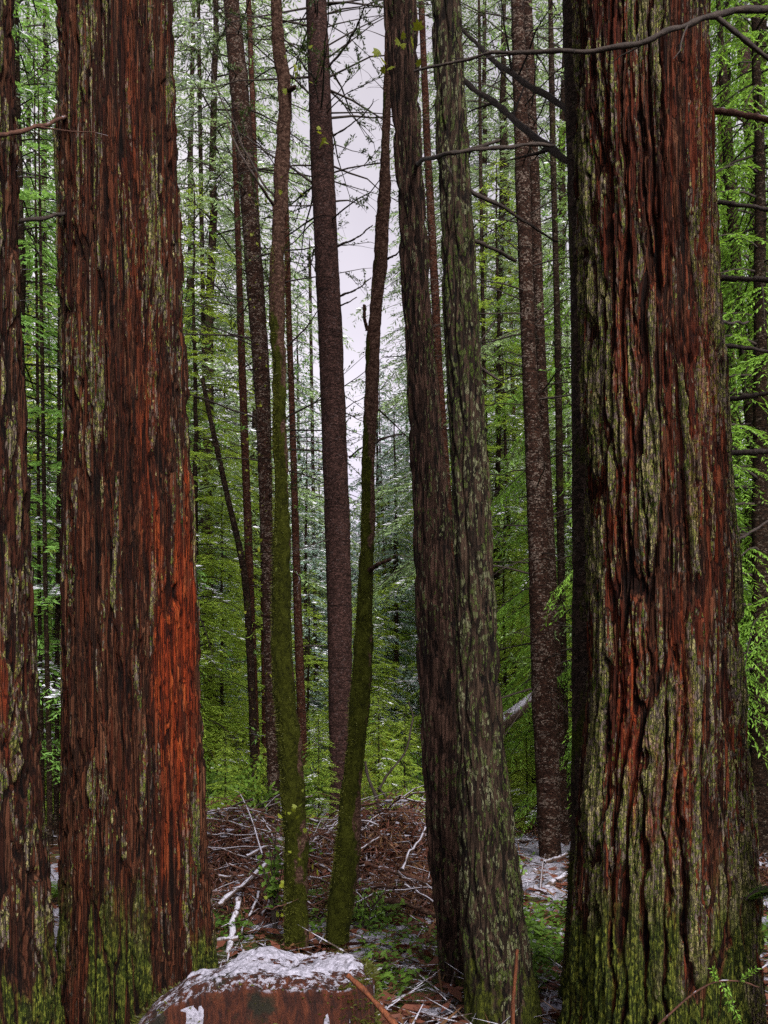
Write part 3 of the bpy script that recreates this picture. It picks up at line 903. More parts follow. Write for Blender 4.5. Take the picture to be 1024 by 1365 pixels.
# a tree just outside the frame whose limb crosses the picture
tO = tree('hemlock_tree', 'tree at the right edge whose long bare limb crosses before the redwood', 1120, 3.9)
build_trunk(tO, [(0, 1078, 1150), (700, 1074, 1160), (1365, 1065, 1172)], 3.9, M['darkD'], 'plain', 211, 40, 150, 11, .2)
limb(tO, [(1085, -4, 3.85), (1024, 10, 3.8), (960, 18, 3.78), (900, 38, 3.76), (845, 58, 3.78), (770, 68, 3.85), (690, 70, 3.95), (620, 80, 4.05), (552, 95, 4.15)], .017, .006, n=60, wob=.006, shoots=5)
limb(tO, [(1060, 100, 3.9), (1024, 76, 3.85), (990, 50, 3.8), (955, 22, 3.78)], .011, .012, n=14, wob=.006)

# bare limbs of the near trunks
for (tt, pts, r0, r1, mt, sh) in (
    (tD, [(775, 160, 5.4), (735, 132, 5.6), (680, 98, 5.9), (640, 62, 6.2), (612, 40, 6.4)], .023, .015, 'twig', 4),
    (tD, [(785, 240, 5.4), (740, 205, 5.6), (690, 165, 5.9), (650, 130, 6.2), (612, 104, 6.4)], .026, .017, 'twig', 4),
    (tF, [(622, 252, 5.0), (660, 270, 5.05), (700, 296, 5.1), (744, 322, 5.2)], .015, .006, 'twig', 0),
    (tF, [(625, 318, 5.0), (650, 328, 5.1), (688, 348, 5.2)], .013, .01, 'twig', 0),
    (tF, [(640, 490, 5.0), (655, 500, 4.95), (668, 508, 4.95)], .009, .006, 'twig', 0),
    (tF, [(640, 455, 5.0), (652, 440, 5), (662, 425, 5)], .006, .003, 'twig', 0),
    (tE, [(556, 218, 5.82), (585, 208, 4.72), (630, 200, 4.6), (690, 196, 4.65), (738, 194, 4.7)], .013, .01, 'twig', 2),
    (tE, [(625, 201, 4.62), (645, 194, 4.6), (666, 187, 4.6)], .012, .008, 'twig', 0),
    (tC, [(945, 147, 4.6), (980, 151, 4.5), (1030, 160, 4.4)], .018, .015, 'redtwig', 2),
    (tC, [(950, 268, 4.6), (985, 273, 4.55), (1032, 281, 4.5)], .013, .011, 'twig', 0),
    (tC, [(955, 371, 4.6), (985, 371, 4.5), (1034, 374, 4.4)], .016, .013, 'twig', 2),
    (tC, [(955, 428, 4.7), (975, 431, 4.9), (998, 429, 5.1)], .01, .006, 'twig', 0),
    (tC, [(955, 460, 4.6), (990, 463, 4.55), (1034, 470, 4.5)], .012, .009, 'twig', 0),
    (tC, [(960, 533, 4.6), (990, 530, 4.5), (1034, 524, 4.4)], .015, .012, 'twig', 0),
    (tC, [(965, 604, 4.6), (1000, 603, 4.55), (1034, 601, 4.5)], .017, .015, 'twig', 0),
    (tC, [(975, 725, 4.7), (1000, 710, 4.8), (1030, 690, 5)], .009, .006, 'twig', 0),
    (tB, [(95, 154, 4.75), (60, 166, 4.3), (20, 178, 4.0), (-20, 184, 3.8)], .009, .012, 'redtwig', 1),
    (tB, [(98, 284, 4.7), (60, 290, 4.4), (-15, 298, 4.2)], .008, .012, 'twig', 0),
    (tG, [(436, 92, 12.2), (462, 60, 11.9), (478, 30, 11.6), (487, 8, 11.4)], .02, .009, 'twig', 1),
    (tG, [(446, 180, 12.2), (470, 165, 12), (492, 145, 11.8), (498, 132, 11.7)], .012, .005, 'twig', 1),
    (tG, [(450, 328, 12.2), (475, 317, 12), (497, 300, 11.9)], .016, .008, 'twig', 0),
    (tG, [(452, 395, 12.2), (476, 385, 12), (495, 370, 11.9)], .016, .007, 'twig', 0),
    (tG, [(452, 408, 12.2), (466, 402, 12), (476, 396, 12)], .013, .006, 'twig', 0),
    (tG, [(466, 610, 12.2), (480, 598, 12), (500, 590, 11.9)], .012, .006, 'twig', 0),
    (tH, [(490, 440, 6.68), (486, 425, 6.64), (486, 407, 6.62)], .014, .013, 'moss', 0),
    (tH, [(493, 760, 6.65), (505, 752, 6.5), (521, 745, 6.4)], .018, .012, 'moss', 0),
    (tH, [(500, 590, 6.7), (515, 583, 6.7), (540, 578, 6.75)], .013, .006, 'twig', 0),
    (tH, [(503, 545, 6.7), (520, 560, 6.9), (545, 585, 7.1)], .008, .004, 'twig', 0),
    (tH, [(517, 345, 6.7), (527, 340, 6.6), (532, 335, 6.5)], .008, .005, 'twig', 0),
    (tI, [(383, 120, 6.7), (390, 118, 6.6), (394, 115, 6.55)], .022, .012, 'moss', 0),
    (tI, [(366, 275, 6.7), (350, 250, 6.5), (330, 222, 6.4), (315, 195, 6.4), (303, 160, 6.4)], .012, .006, 'twigsnow', 0),
    (tI, [(368, 265, 6.72), (345, 235, 6.8), (318, 180, 6.9), (290, 120, 7.0), (282, 85, 7.1)], .009, .004, 'twig', 0),
    (tI, [(385, 460, 6.7), (405, 440, 6.6), (425, 412, 6.5)], .008, .004, 'twig', 0),
):
    limb(tt, pts, r0, r1, mt if mt != 'moss' else 'moss', seed=int(r0 * 1e4) + len(pts), shoots=sh)
# curved dead branches of the mossy trunk on the right
tv = [t for t, _ in THIN if t['label'].startswith('mossy trunk with curved')][0]
for pts in ([(1003, 600, 10.5), (990, 570, 10.3), (980, 545, 10.1)], [(1004, 605, 10.5), (985, 600, 10.3), (972, 592, 10.1)], [(1006, 600, 10.5), (1018, 575, 10.3), (1030, 540, 10.1)],
            [(1008, 660, 10.5), (990, 648, 10.3), (975, 628, 10.1)], [(1012, 710, 10.5), (995, 712, 10.3), (980, 700, 10.1), (970, 680, 10)], [(1012, 712, 10.5), (1030, 690, 10.2)],
            [(995, 490, 10.5), (985, 440, 10.4), (978, 400, 10.3)], [(996, 492, 10.5), (1004, 440, 10.4), (1006, 330, 10.3)], [(996, 480, 10.5), (1015, 455, 10.3), (1032, 430, 10.2)]):
    limb(tv, pts, .022, .007, 'twig', seed=len(pts) * 7, shoots=2)

# moss tufts, loose leaves and fine twigs
fuzz(tI, trI, 330, 1265, 14000, 1, .014)
fuzz(tH, trH, 560, 1265, 11000, 2, .014)
fuzz(tD, trD, 1130, 1345, 2500, 3, .022)
leaf_cluster(tI, [(392, 88, 5, .06), (397, 112, 4, .05), (352, 735, 3, .05), (386, 262, 3, .06), (368, 1090, 6, .08), (398, 1073, 6, .09), (362, 1180, 5, .07), (374, 1215, 3, .05), (420, 1150, 5, .09)], 6.5, size=.065, seed=3)
leaf_cluster(tG, [(430, 182, 5, .06)], 11.9, size=.17, seed=4)
leaf_cluster(tE, [(546, 55, 6, .05), (512, 80, 4, .04)], 5.6, size=.1, seed=5)
leaf_cluster(tJ, [(338 + 4 * math.sin(k), 270 + k * 44, 7, .13) for k in range(19)], 13.2, size=.075, seed=6)
twigs(tJ, trJ, -20, 700, 46, .7, 2.2, 1, leaf='dark', leafn=30, lsz=.05)
twigs(tG, trG, -60, 300, 60, .7, 1.9, 2, leaf='dark', leafn=34, lsz=.048, r=.007)
twigs(tG, trG, 460, 780, 14, .3, .9, 22, sub=1)
twigs(tR1, trR1, -20, 950, 44, .4, 1.6, 3)
twigs(tR2, trR2, -20, 900, 40, .5, 1.8, 4, leaf='grey', leafn=8, lsz=.08)
for i, (t, tr) in enumerate(THIN):
    D = tr[4]
    cnt = 26 if D < 22 else 16
    twigs(t, tr, -20 if i not in (1, 2, 8, 10, 11) else 500, 1000, cnt, .3, 1.1 if D < 22 else 1.6, 300 + i, mat='twigsnow' if i % 2 else 'twig', r=.006 if D < 22 else .01, leaf=None if i % 3 else 'green', leafn=6, lsz=.08)


# ------------------------------------------------------------------ foliage trees behind
def conifer(seed, H, r0, z0, nbr, Lmax, shape, rise, droop, leafmat, sl, sw, tgap, sgap, snow=.0, twl=.36, dens=1.0, tiers=0, hang=.0):
    """returns trunk mesh and crown mesh of one conifer standing at the origin"""
    rg = np.random.default_rng(seed)
    tb = MB()
    n = 26
    zz = np.linspace(-.2, H, n)
    wx = np.cumsum(rg.normal(0, .012, n)) * H / 12
    wy = np.cumsum(rg.normal(0, .012, n)) * H / 12
    P = np.stack([wx, wy, zz], -1)
    tb.tube(P, r0 * (1 - zz.clip(0) / H) ** .8 + .008, 9)
    cb = MB()
    lp, ld, ll, lu, sp, sd, sll = [], [], [], [], [], [], []
    for b in range(nbr):
        f = (b + rg.random()) / nbr
        z = z0 + (H - z0) * f
        a = b * 2.39996 + rg.normal(0, .5)
        L = Lmax * ((1 - f) ** shape + .05) * rg.uniform(.55, 1.15)
        m = 8
        t = np.linspace(0, 1, m)
        dr = np.array([math.cos(a), math.sin(a), 0])
        sd_ = np.array([-dr[1], dr[0], 0])
        rs, dp = rise + rg.normal(0, .1), droop * rg.uniform(.6, 1.3)
        bend = rg.normal(0, .12)
        base = np.array([np.interp(z, zz, wx), np.interp(z, zz, wy), z])
        B = base + dr * (L * t)[:, None] + sd_ * (bend * L * t * t)[:, None] + np.array([0, 0, 1.]) * (rs * L * t - dp * L * t * t)[:, None]
        rb = .006 + L * .007
        cb.tube(B, np.linspace(rb, .003, m), 3, 1, cap=False)
        snowy = rg.random() < snow * 2.2
        nt = max(3, int(L / tgap))
        for k in range(nt):
            u = .14 + .86 * (k + rg.random()) / nt
            if rg.random() > dens: continue
            side = 1 if k % 2 else -1
            i = min(int(u * (m - 1)), m - 2)
            w = u * (m - 1) - i
            p = B[i] * (1 - w) + B[i + 1] * w
            tg = B[i + 1] - B[i]
            tg /= np.linalg.norm(tg)
            lt = L * twl * (1 - u * .75) * rg.uniform(.6, 1.2) + .06
            d = tg * .65 + sd_ * side * .75 + np.array([0, 0, -.1 - hang * rg.random()])
            d /= np.linalg.norm(d)
            ns = max(2, int(lt / sgap))
            s = (np.arange(ns) + rg.random(ns)) / ns
            pts = p + d * (lt * s)[:, None] + np.array([0, 0, -1.]) * (lt * (.18 + hang) * s * s)[:, None]
            alt = np.where(np.arange(ns) % 2, 1., -1.)[:, None]
            pd = np.cross(d, [0, 0, 1.])
            sd2 = d * .75 + pd * alt * .7 + rg.normal(0, .22, (ns, 3)) + np.array([0, 0, -.12 - hang])
            lp.append(pts); ld.append(sd2)
            ll.append(sl * rg.uniform(.6, 1.25, ns))
            lu.append(rg.normal(0, .62, (ns, 3)) + [0, 0, 1])
            if snowy and rg.random() < .75:
                q = max(1, ns // 2)
                sp.append(pts[:q] + [0, 0, .014]); sd.append(sd2[:q] * [1, 1, .3]); sll.append(ll[-1][:q] * .95)
    lp, ld, ll, lu = map(np.concatenate, (lp, ld, ll, lu))
    cb.leaves(lp, ld, ll, ll * (sw / sl), lu, 0, fold=.08)
    if sp:
        sp, sd, sll = map(np.concatenate, (sp, sd, sll))
        cb.leaves(sp, sd, sll * 1.2, sll * (sw / sl) * 1.5, rg.normal(0, .55, (len(sp), 3)) + [0, 0, 1], 2)
    tm = tb.mesh('trunk', M['thin'])
    cm = cb.mesh('crown', [M[leafmat], M['twig'], M['fresh']], smooth=False)
    return tm, cm


PROTO = {
    'young': [conifer(s, 9, .045, .3, 110, 1.9, .7, .25, .55, 'lightgreen', .1, .022, .075, .02, .04, twl=.5, dens=.95) for s in (1, 2)],
    'hemlock': [conifer(s, 15, .08, .8, 150, 2.6, .65, .15, .5, 'lightgreen', .125, .028, .1, .026, .12, twl=.5, dens=.92) for s in (3, 4, 13)],
    'green': [conifer(s, 18, .1, 1.4, 150, 2.8, .65, .1, .5, 'green', .135, .03, .105, .028, .16, twl=.5, dens=.92) for s in (5, 6, 14)],
    'cedar': [conifer(s, 12, .1, 1.6, 110, 2.1, .5, .2, .75, 'bright', .062, .015, .06, .016, .06, twl=.5, dens=.95, hang=.2) for s in (7, 15)],
    'grey': [conifer(s, 22, .12, 4.5, 135, 3.1, .6, .05, .42, 'grey', .12, .026, .11, .032, .3, twl=.45, dens=.85) for s in (8, 9)],
    'snowy': [conifer(s, 12, .08, .6, 120, 2.3, .8, .0, .4, 'hazepale', .13, .034, .1, .034, .5, twl=.48, dens=.92) for s in (21, 22)],
    'spruce': [conifer(s, 22, .15, 1.5, 170, 3.2, .9, -.05, .3, 'hazepale', .2, .06, .12, .05, .45, twl=.45, dens=.95) for s in (10, 11)],
}


def overhead(t, tr, z0, n, L, seed):
    """the crown of a near tree, above the picture"""
    rows, cx, cr, lean, D = tr
    H = rows[-1] - t.location.z
    tm, cm = conifer(seed, H + .5, .1, z0, n, L, .45, .3, .3, 'green', .2, .075, .16, .085, .05, dens=.85)
    bpy.data.meshes.remove(tm)
    o = bpy.data.objects.new('crown', cm)
    COL.objects.link(o)
    o.parent = t
    o.location = (float(np.interp(t.location.z + z0 + 2, rows, cx)) - t.location.x, 0, 0)


for k, (t_, tr_, z0_) in enumerate(((tA, trA, 9.5), (tB, trB, 9.8), (tC, trC, 9.8), (tD, trD, 10), (tE, trE, 10), (tF, trF, 9.5))):
    overhead(t_, tr_, z0_, 34, 2.6, 60 + k)  # crowns out of view, added to shade the trunks and forest floor


def plant(kind, var, px, D, H, label, rot, group=None, nm='hemlock_tree', base=None):
    x = X_at(px, D)
    t = thing(nm, label, 'tree', (x, D, gz(x, D)), group)
    tm, cm = PROTO[kind][var % len(PROTO[kind])]
    hh = {'young': 9, 'hemlock': 15, 'green': 18, 'cedar': 12, 'grey': 22, 'snowy': 12, 'spruce': 22, 'high': 28}[kind]
    for me, n_ in ((tm, 'trunk'), (cm, 'crown')):
        o = bpy.data.objects.new(n_, me)
        COL.objects.link(o)
        o.parent = t
    s = H / hh
    sx = s if s > 1 else (s * .5 + .5 if s > .35 else s * 1.3)
    t.scale = (sx, sx, s)
    t.rotation_euler = (0, 0, rot)
    return t


PL = [
    # left of the red redwood
    ('green', 0, 28, 13, 14, 'dense green conifer filling the upper gap left of the red redwood'),
    ('hemlock', 0, 66, 20, 11, 'yellow green hemlock low behind the three thin poles'),
    ('green', 1, 48, 27, 16, 'taller dark conifer behind the three thin poles'),
    ('young', 0, 40, 16, 6, 'short young hemlock at the foot of the three thin poles'),
    # between the red redwood and the purple trunk
    ('hemlock', 1, 262, 17, 11, 'light green hemlock brushing the right side of the red redwood'),
    ('grey', 0, 285, 21, 24, 'tall grey twigged conifer over the red redwood side of the gap'),
    ('young', 1, 296, 19, 6.5, 'short yellow green hemlock behind the slender crooked stem'),
    ('green', 0, 232, 26, 15, 'dark green conifer half hidden by the red redwood on its right side'),
    ('grey', 1, 345, 25, 24, 'tall sparse conifer behind the speckled leaning trunk'),
    ('hemlock', 0, 318, 31, 15, 'pale green hemlock behind the slanting snag'),
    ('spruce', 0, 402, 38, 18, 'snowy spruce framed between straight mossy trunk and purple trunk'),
    ('young', 0, 412, 22, 5, 'short green hemlock low between straight mossy trunk and purple trunk'),
    # centre
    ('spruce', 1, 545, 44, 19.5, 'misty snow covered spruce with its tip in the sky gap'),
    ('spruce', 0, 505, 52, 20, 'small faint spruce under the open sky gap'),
    ('hemlock', 1, 530, 27, 8.5, 'rounded green hemlock behind the distant pair of dark poles'),
    ('young', 1, 495, 24, 5.5, 'low green hemlock left of the distant pair of dark poles'),
    # between the cedars and the furrowed redwood
    ('hemlock', 0, 662, 19, 12.5, 'yellow green hemlock filling the gap right of the lichened cedar'),
    ('hemlock', 1, 700, 25, 16, 'light green hemlock behind the stout speckled trunk'),
    ('young', 0, 672, 15.5, 4.8, 'short bright hemlock beside the dark thin sapling'),
    ('grey', 1, 668, 23, 25, 'tall grey twigged conifer above the two dark diagonal limbs'),
    ('grey', 0, 745, 19, 22, 'tall conifer between the speckled pair and the plain grey trunk'),
    ('cedar', 0, 768, 14, 11, 'bright green hanging cedar right of the speckled pair'),
    ('young', 1, 745, 22, 7, 'short yellow green hemlock behind the slim twiggy trunk'),
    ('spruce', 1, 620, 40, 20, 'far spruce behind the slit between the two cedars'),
    # right of the furrowed redwood
    ('cedar', 0, 1010, 9.5, 11, 'bright hanging cedar foliage in the top right corner'),
    ('cedar', 0, 958, 12.5, 12.5, 'bright green cedar peeking from behind the furrowed redwood on its right'),
    ('green', 1, 1015, 18, 18, 'dark green conifer behind the curved dead branches at the right edge'),
    ('hemlock', 0, 985, 24, 14, 'yellow green hemlock low between furrowed redwood and right edge'),
    ('young', 1, 1040, 17, 6, 'short green hemlock at the right edge behind the snowy ground'),
    ('hemlock', 1, 300, 25, 11, 'mid height hemlock behind the foot of the slender crooked stem'),
    ('young', 0, 340, 21, 5.5, 'small hemlock behind the foot of the pale thin stem'),
    ('hemlock', 0, 425, 33, 11, 'rounded hemlock low behind the reddish thin trunk'),
    ('young', 1, 480, 19, 4, 'small bushy hemlock at the left of the crooked mossy trunk base'),
    ('green', 0, 560, 34, 13, 'deep green conifer rising behind the brown cedar on its left'),
    ('hemlock', 0, 515, 36, 10, 'far yellow green hemlock under the misty spruce'),
    ('green', 1, 680, 34, 20, 'tall green conifer far behind the dark thin sapling'),
    ('hemlock', 1, 640, 29, 14, 'yellow green hemlock far behind the pale sapling stem'),
    ('young', 0, 715, 18, 6, 'small hemlock right behind the broken snag'),
    ('hemlock', 0, 755, 28, 14, 'yellow green hemlock behind the pencil thin stem'),
    ('hemlock', 1, 20, 30, 14, 'far hemlock hidden partly by the left edge trunk'),
    ('young', 1, 72, 15, 4.2, 'small hemlock low against the red redwood on its left side'),
    ('green', 0, 250, 34, 17, 'far conifer against the red redwood right side'),
    ('grey', 0, 610, 30, 27, 'tall faint conifer behind the tops of the two cedars'),
    ('hemlock', 1, 1000, 31, 16, 'far hemlock behind the faint slender pole'),
    ('grey', 1, 250, 29, 29, 'tall feathery conifer rising over the red redwood right edge'),
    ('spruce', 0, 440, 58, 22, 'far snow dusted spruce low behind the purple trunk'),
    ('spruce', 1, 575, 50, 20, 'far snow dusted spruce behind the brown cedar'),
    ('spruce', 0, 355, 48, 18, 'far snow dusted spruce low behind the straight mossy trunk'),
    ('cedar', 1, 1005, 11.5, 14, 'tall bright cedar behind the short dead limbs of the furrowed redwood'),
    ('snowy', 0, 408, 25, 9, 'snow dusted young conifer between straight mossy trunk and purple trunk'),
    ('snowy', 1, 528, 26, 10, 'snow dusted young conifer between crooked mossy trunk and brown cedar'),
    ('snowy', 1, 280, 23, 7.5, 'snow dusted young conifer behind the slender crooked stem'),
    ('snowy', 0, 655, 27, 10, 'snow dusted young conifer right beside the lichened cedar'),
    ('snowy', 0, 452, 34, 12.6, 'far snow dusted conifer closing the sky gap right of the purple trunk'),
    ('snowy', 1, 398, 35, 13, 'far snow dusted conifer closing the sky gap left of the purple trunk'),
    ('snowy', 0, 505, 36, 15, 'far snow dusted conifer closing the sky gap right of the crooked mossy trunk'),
    ('green', 0, 42, 33, 30, 'very tall green conifer over the gap left of the red redwood'),
    ('grey', 1, 648, 29, 28, 'very tall feathery conifer right of the lichened cedar top'),
    ('young', 0, 300, 10.8, 1.5, 'knee high hemlock seedling in the brown brush by the red redwood'),
    ('young', 1, 425, 11, 1.7, 'waist high hemlock seedling between the straight mossy and purple trunks'),
    ('young', 0, 540, 11.2, 1.8, 'waist high hemlock seedling in the brush by the brown cedar'),
    ('young', 1, 505, 12.5, 2.1, 'man high hemlock seedling behind the dark dead leaning stem'),
    ('young', 0, 702, 13.5, 1.6, 'small hemlock seedling on the snow left of the stout speckled trunk'),
    ('grey', 0, 60, 24, 25, 'tall grey twigged conifer over the three thin poles'),
]
for i, (k, v, px, D, H, lab) in enumerate(PL):
    plant(k, v, px, D, H, lab, i * 1.3 + .4, nm={'spruce': 'spruce_tree', 'cedar': 'cedar_tree'}.get(k, 'hemlock_tree'))

# the wood beyond, too deep to tell one tree from the next
mbw = MB()
rgw = np.random.default_rng(77)
for k in range(48):
    D = rgw.uniform(55, 92)
    px = rgw.uniform(-250, 1270)
    H = rgw.uniform(9, 15) * (D / 60) ** .7
    if 375 < px < 600: H = rgw.uniform(8, 13) * D / 60
    x = X_at(px, D)
    b = np.array([x, D, gz(x, D) - .3])
    mbw.tube(b + np.stack([np.zeros(6), np.zeros(6), np.linspace(0, H, 6)], -1), np.linspace(.09, .03, 6), 5, 1)
    n = 2600
    f = rgw.random(n) ** .8
    nb = rgw.integers(0, 60, n)
    ang = nb * 2.4 + rgw.normal(0, .16, n)
    zl = (.08 + .92 * ((nb + .5) / 60)) * H
    Rm = (1 - (nb / 60)) ** .85 * H * .14 + .3
    rad = np.sqrt(rgw.random(n)) * Rm
    p = b + np.stack([np.cos(ang) * rad, np.sin(ang) * rad, zl - rad * .35 + rgw.normal(0, .1, n)], -1)
    d = np.stack([np.cos(ang), np.sin(ang), -.5 + 0 * ang], -1) + rgw.normal(0, .5, (n, 3))
    l = rgw.uniform(.5, 1.1, n)
    sn = rgw.random(n) < .1
    up = rgw.normal(0, .5, (n, 3)) + [0, 0, 1]
    mbw.leaves(p[~sn], d[~sn], l[~sn], l[~sn] * .42, up[~sn], 0)
    mbw.leaves(p[sn], d[sn] * [1, 1, .3], l[sn], l[sn] * .4, np.tile([0, 0, 1.], (sn.sum(), 1)), 2)
tag(mbw.obj('distant_wood', [M['grey'], M['twig'], M['fresh']], smooth=False), kind='stuff')


# ------------------------------------------------------------------ understorey
def fern(label, px, D, nf, L, seed, dead=0, z=None, face=None, tilt=1.0):
    x = X_at(px, D)
    t = thing('fern', label, 'fern', (x, D, gz(x, D) if z is None else z))
    rg = np.random.default_rng(seed)
    for k in range(nf + dead):
        a = k * 2.4 + rg.normal(0, .3) if face is None else face + rg.normal(0, .7)
        isdead = k >= nf
        l = L * rg.uniform(.7, 1.1)
        el = (rg.uniform(.6, 1.2) if not isdead else rg.uniform(.0, .4)) * tilt
        s = np.linspace(0, 1, 26)
        th = el - s * (1.5 if not isdead else 2.0)
        dx = np.cumsum(np.cos(th)) / 26 * l
        dz = np.cumsum(np.sin(th)) / 26 * l + .03
        dr = np.array([math.cos(a), math.sin(a), 0])
        P = np.outer(dx, dr) + np.outer(dz, [0, 0, 1.])
        mb = MB()
        mb.tube(P, np.linspace(.004, .0012, 26), 4, 1)
        tg = np.gradient(P, axis=0)
        sd = np.array([-dr[1], dr[0], 0])
        wl = l * .2 * np.sin(np.clip(s * 1.05 + .08, 0, 1) * math.pi) ** .7 + .006
        for sg in (1, -1):
            for off in (0, .5):
                q = P[2:] - tg[2:] * off
                d = sd * sg + tg[2:] / np.linalg.norm(tg[2:], axis=1)[:, None] * .35 + rg.normal(0, .06, (24, 3)) + [0, 0, -.1]
                mb.leaves(q, d, wl[2:], l * .022, np.cross(sd, tg[2:]), 0, mid=.3, fold=.1)
        f = mb.obj('frond', [M['deadfern' if isdead else 'fernleaf'], M['twig']], t, smooth=False, world=False)
        if isdead: f['label'] = 'dead brown hanging frond'
    return t


fern('green sword fern beside the right end of the snowy stump', 535, 4.5, 9, .34, 1)
fern('small sword fern growing against the right side of the furrowed redwood', 992, 4.25, 6, .3, 2, z=.78, face=.2, tilt=.8)
fern('fern with brown hanging fronds in the gap left of the red redwood', 66, 8.5, 8, .75, 3, dead=12)
fern('small green fern between crooked mossy trunk and brown cedar', 500, 7.6, 9, .4, 4)
fern('low fern under the broken branches by the brown cedar', 470, 8.3, 8, .4, 5)
fern('green fern in the snow between lichened cedar and furrowed redwood', 722, 6.9, 9, .26, 6)
fern('fern clump nearest the right foot of the lichened cedar', 742, 6.2, 9, .3, 7)
fern('small fern at the right foot of the red redwood', 292, 7.4, 8, .36, 8)
fern('fern at the right edge behind the furrowed redwood', 1018, 7.2, 8, .4, 9)
fern('fern in the slot between the mossy trunks', 425, 8.2, 7, .4, 10)


def shrub(label, px, D, h, w, n, seed, mat='fernleaf', ls=.07):
    x = X_at(px, D)
    t = thing('shrub', label, 'shrub', (x, D, gz(x, D)))
    rg = np.random.default_rng(seed)
    st, lf = MB(), MB()
    for k in range(9):
        tip = np.array([rg.normal(0, w * .5), rg.normal(0, w * .5), h * rg.uniform(.5, 1.05)])
        P = curve_pts([(0, 0, 0), tip * [.4, .4, .6], tip], 9)
        st.tube(P, np.linspace(.009, .003, 9), 5)
        m = n // 9
        i = rg.integers(3, 9, m)
        p = P[i] + rg.normal(0, w * .16, (m, 3))
        lf.leaves(p, rg.normal(0, 1, (m, 3)) + [0, 0, -.2], rg.uniform(.6, 1.2, m) * ls, rg.uniform(.35, .6, m) * ls, rg.normal(0, .5, (m, 3)) + [0, 0, 1], 0, fold=.12)
    st.obj('stems', M['twig'], t, world=False)
    lf.obj('leaves', M[mat], t, smooth=False, world=False)
    return t


shrub('dark green broadleaf shrub at the foot of the pale thin stem', 318, 13, .95, .5, 700, 1, 'fernleaf', .1)
shrub('yellow green bush behind the brown brush right of the red redwood', 290, 18, 1.6, .8, 700, 2, 'maple', .1)
shrub('yellow green bush at the foot of the dark thin sapling', 690, 17, 1.3, .8, 600, 3, 'maple', .09)
shrub('leafy bush low behind the purple trunk', 470, 15.5, 1.3, .8, 600, 4, 'maple', .09)
shrub('green bush beneath the distant pair of dark poles', 535, 19, 1.5, .9, 700, 5, 'lightgreen', .1)
shrub('scrubby bush behind the three thin poles', 60, 15, 1.4, .8, 600, 6, 'lightgreen', .1)
shrub('small broadleaf plant beside the straight mossy trunk', 366, 7.2, .75, .14, 120, 7, 'fernleaf', .08)
shrub('low bush at the right edge behind the furrowed redwood', 1015, 13, 1.0, .6, 500, 8, 'lightgreen', .09)
shrub('tiny dark leaved plant beside the fallen log by the speckled trunk', 692, 9.4, .3, .16, 90, 9, 'fernleaf', .06)


shrub('leafy green bush at the back of the brush nearest the red redwood', 284, 13.5, 1.0, .6, 800, 11, 'fernleaf', .085)
shrub('pale green bush between the pale thin stem and the straight mossy trunk', 352, 15, 1.2, .6, 800, 12, 'lightgreen', .08)
shrub('green bush between straight mossy trunk and purple trunk', 422, 14.5, 1.1, .6, 800, 13, 'fernleaf', .085)
shrub('low yellow green bush beneath the dark dead leaning stem', 496, 13, .8, .5, 700, 14, 'maple', .07)
shrub('green bush against the left side of the brown cedar, behind the brush', 553, 13.5, 1.2, .6, 800, 15, 'fernleaf', .085)
shrub('pale bush far back by the forked stub', 712, 19, 1.3, .8, 800, 16, 'lightgreen', .09)
shrub('dark low bush close behind the straight mossy trunk base', 388, 9.0, .45, .25, 350, 17, 'fernleaf', .06)
shrub('low green bush by the crooked mossy trunk foot', 488, 7.3, .3, .2, 260, 18, 'fernleaf', .05)
fern('arching fern at the back edge of the brown brush, by the red redwood', 300, 11.8, 9, .7, 21)
fern('fern half brown at the back edge of the brush by the purple trunk', 462, 11.4, 7, .65, 22, dead=6)
fern('rusty drooping fern in front of the brush by the brown cedar', 545, 8.3, 3, .5, 23, dead=10)
fern('rusty drooping fern behind the snowy slanting branch', 330, 8.6, 3, .5, 24, dead=10)


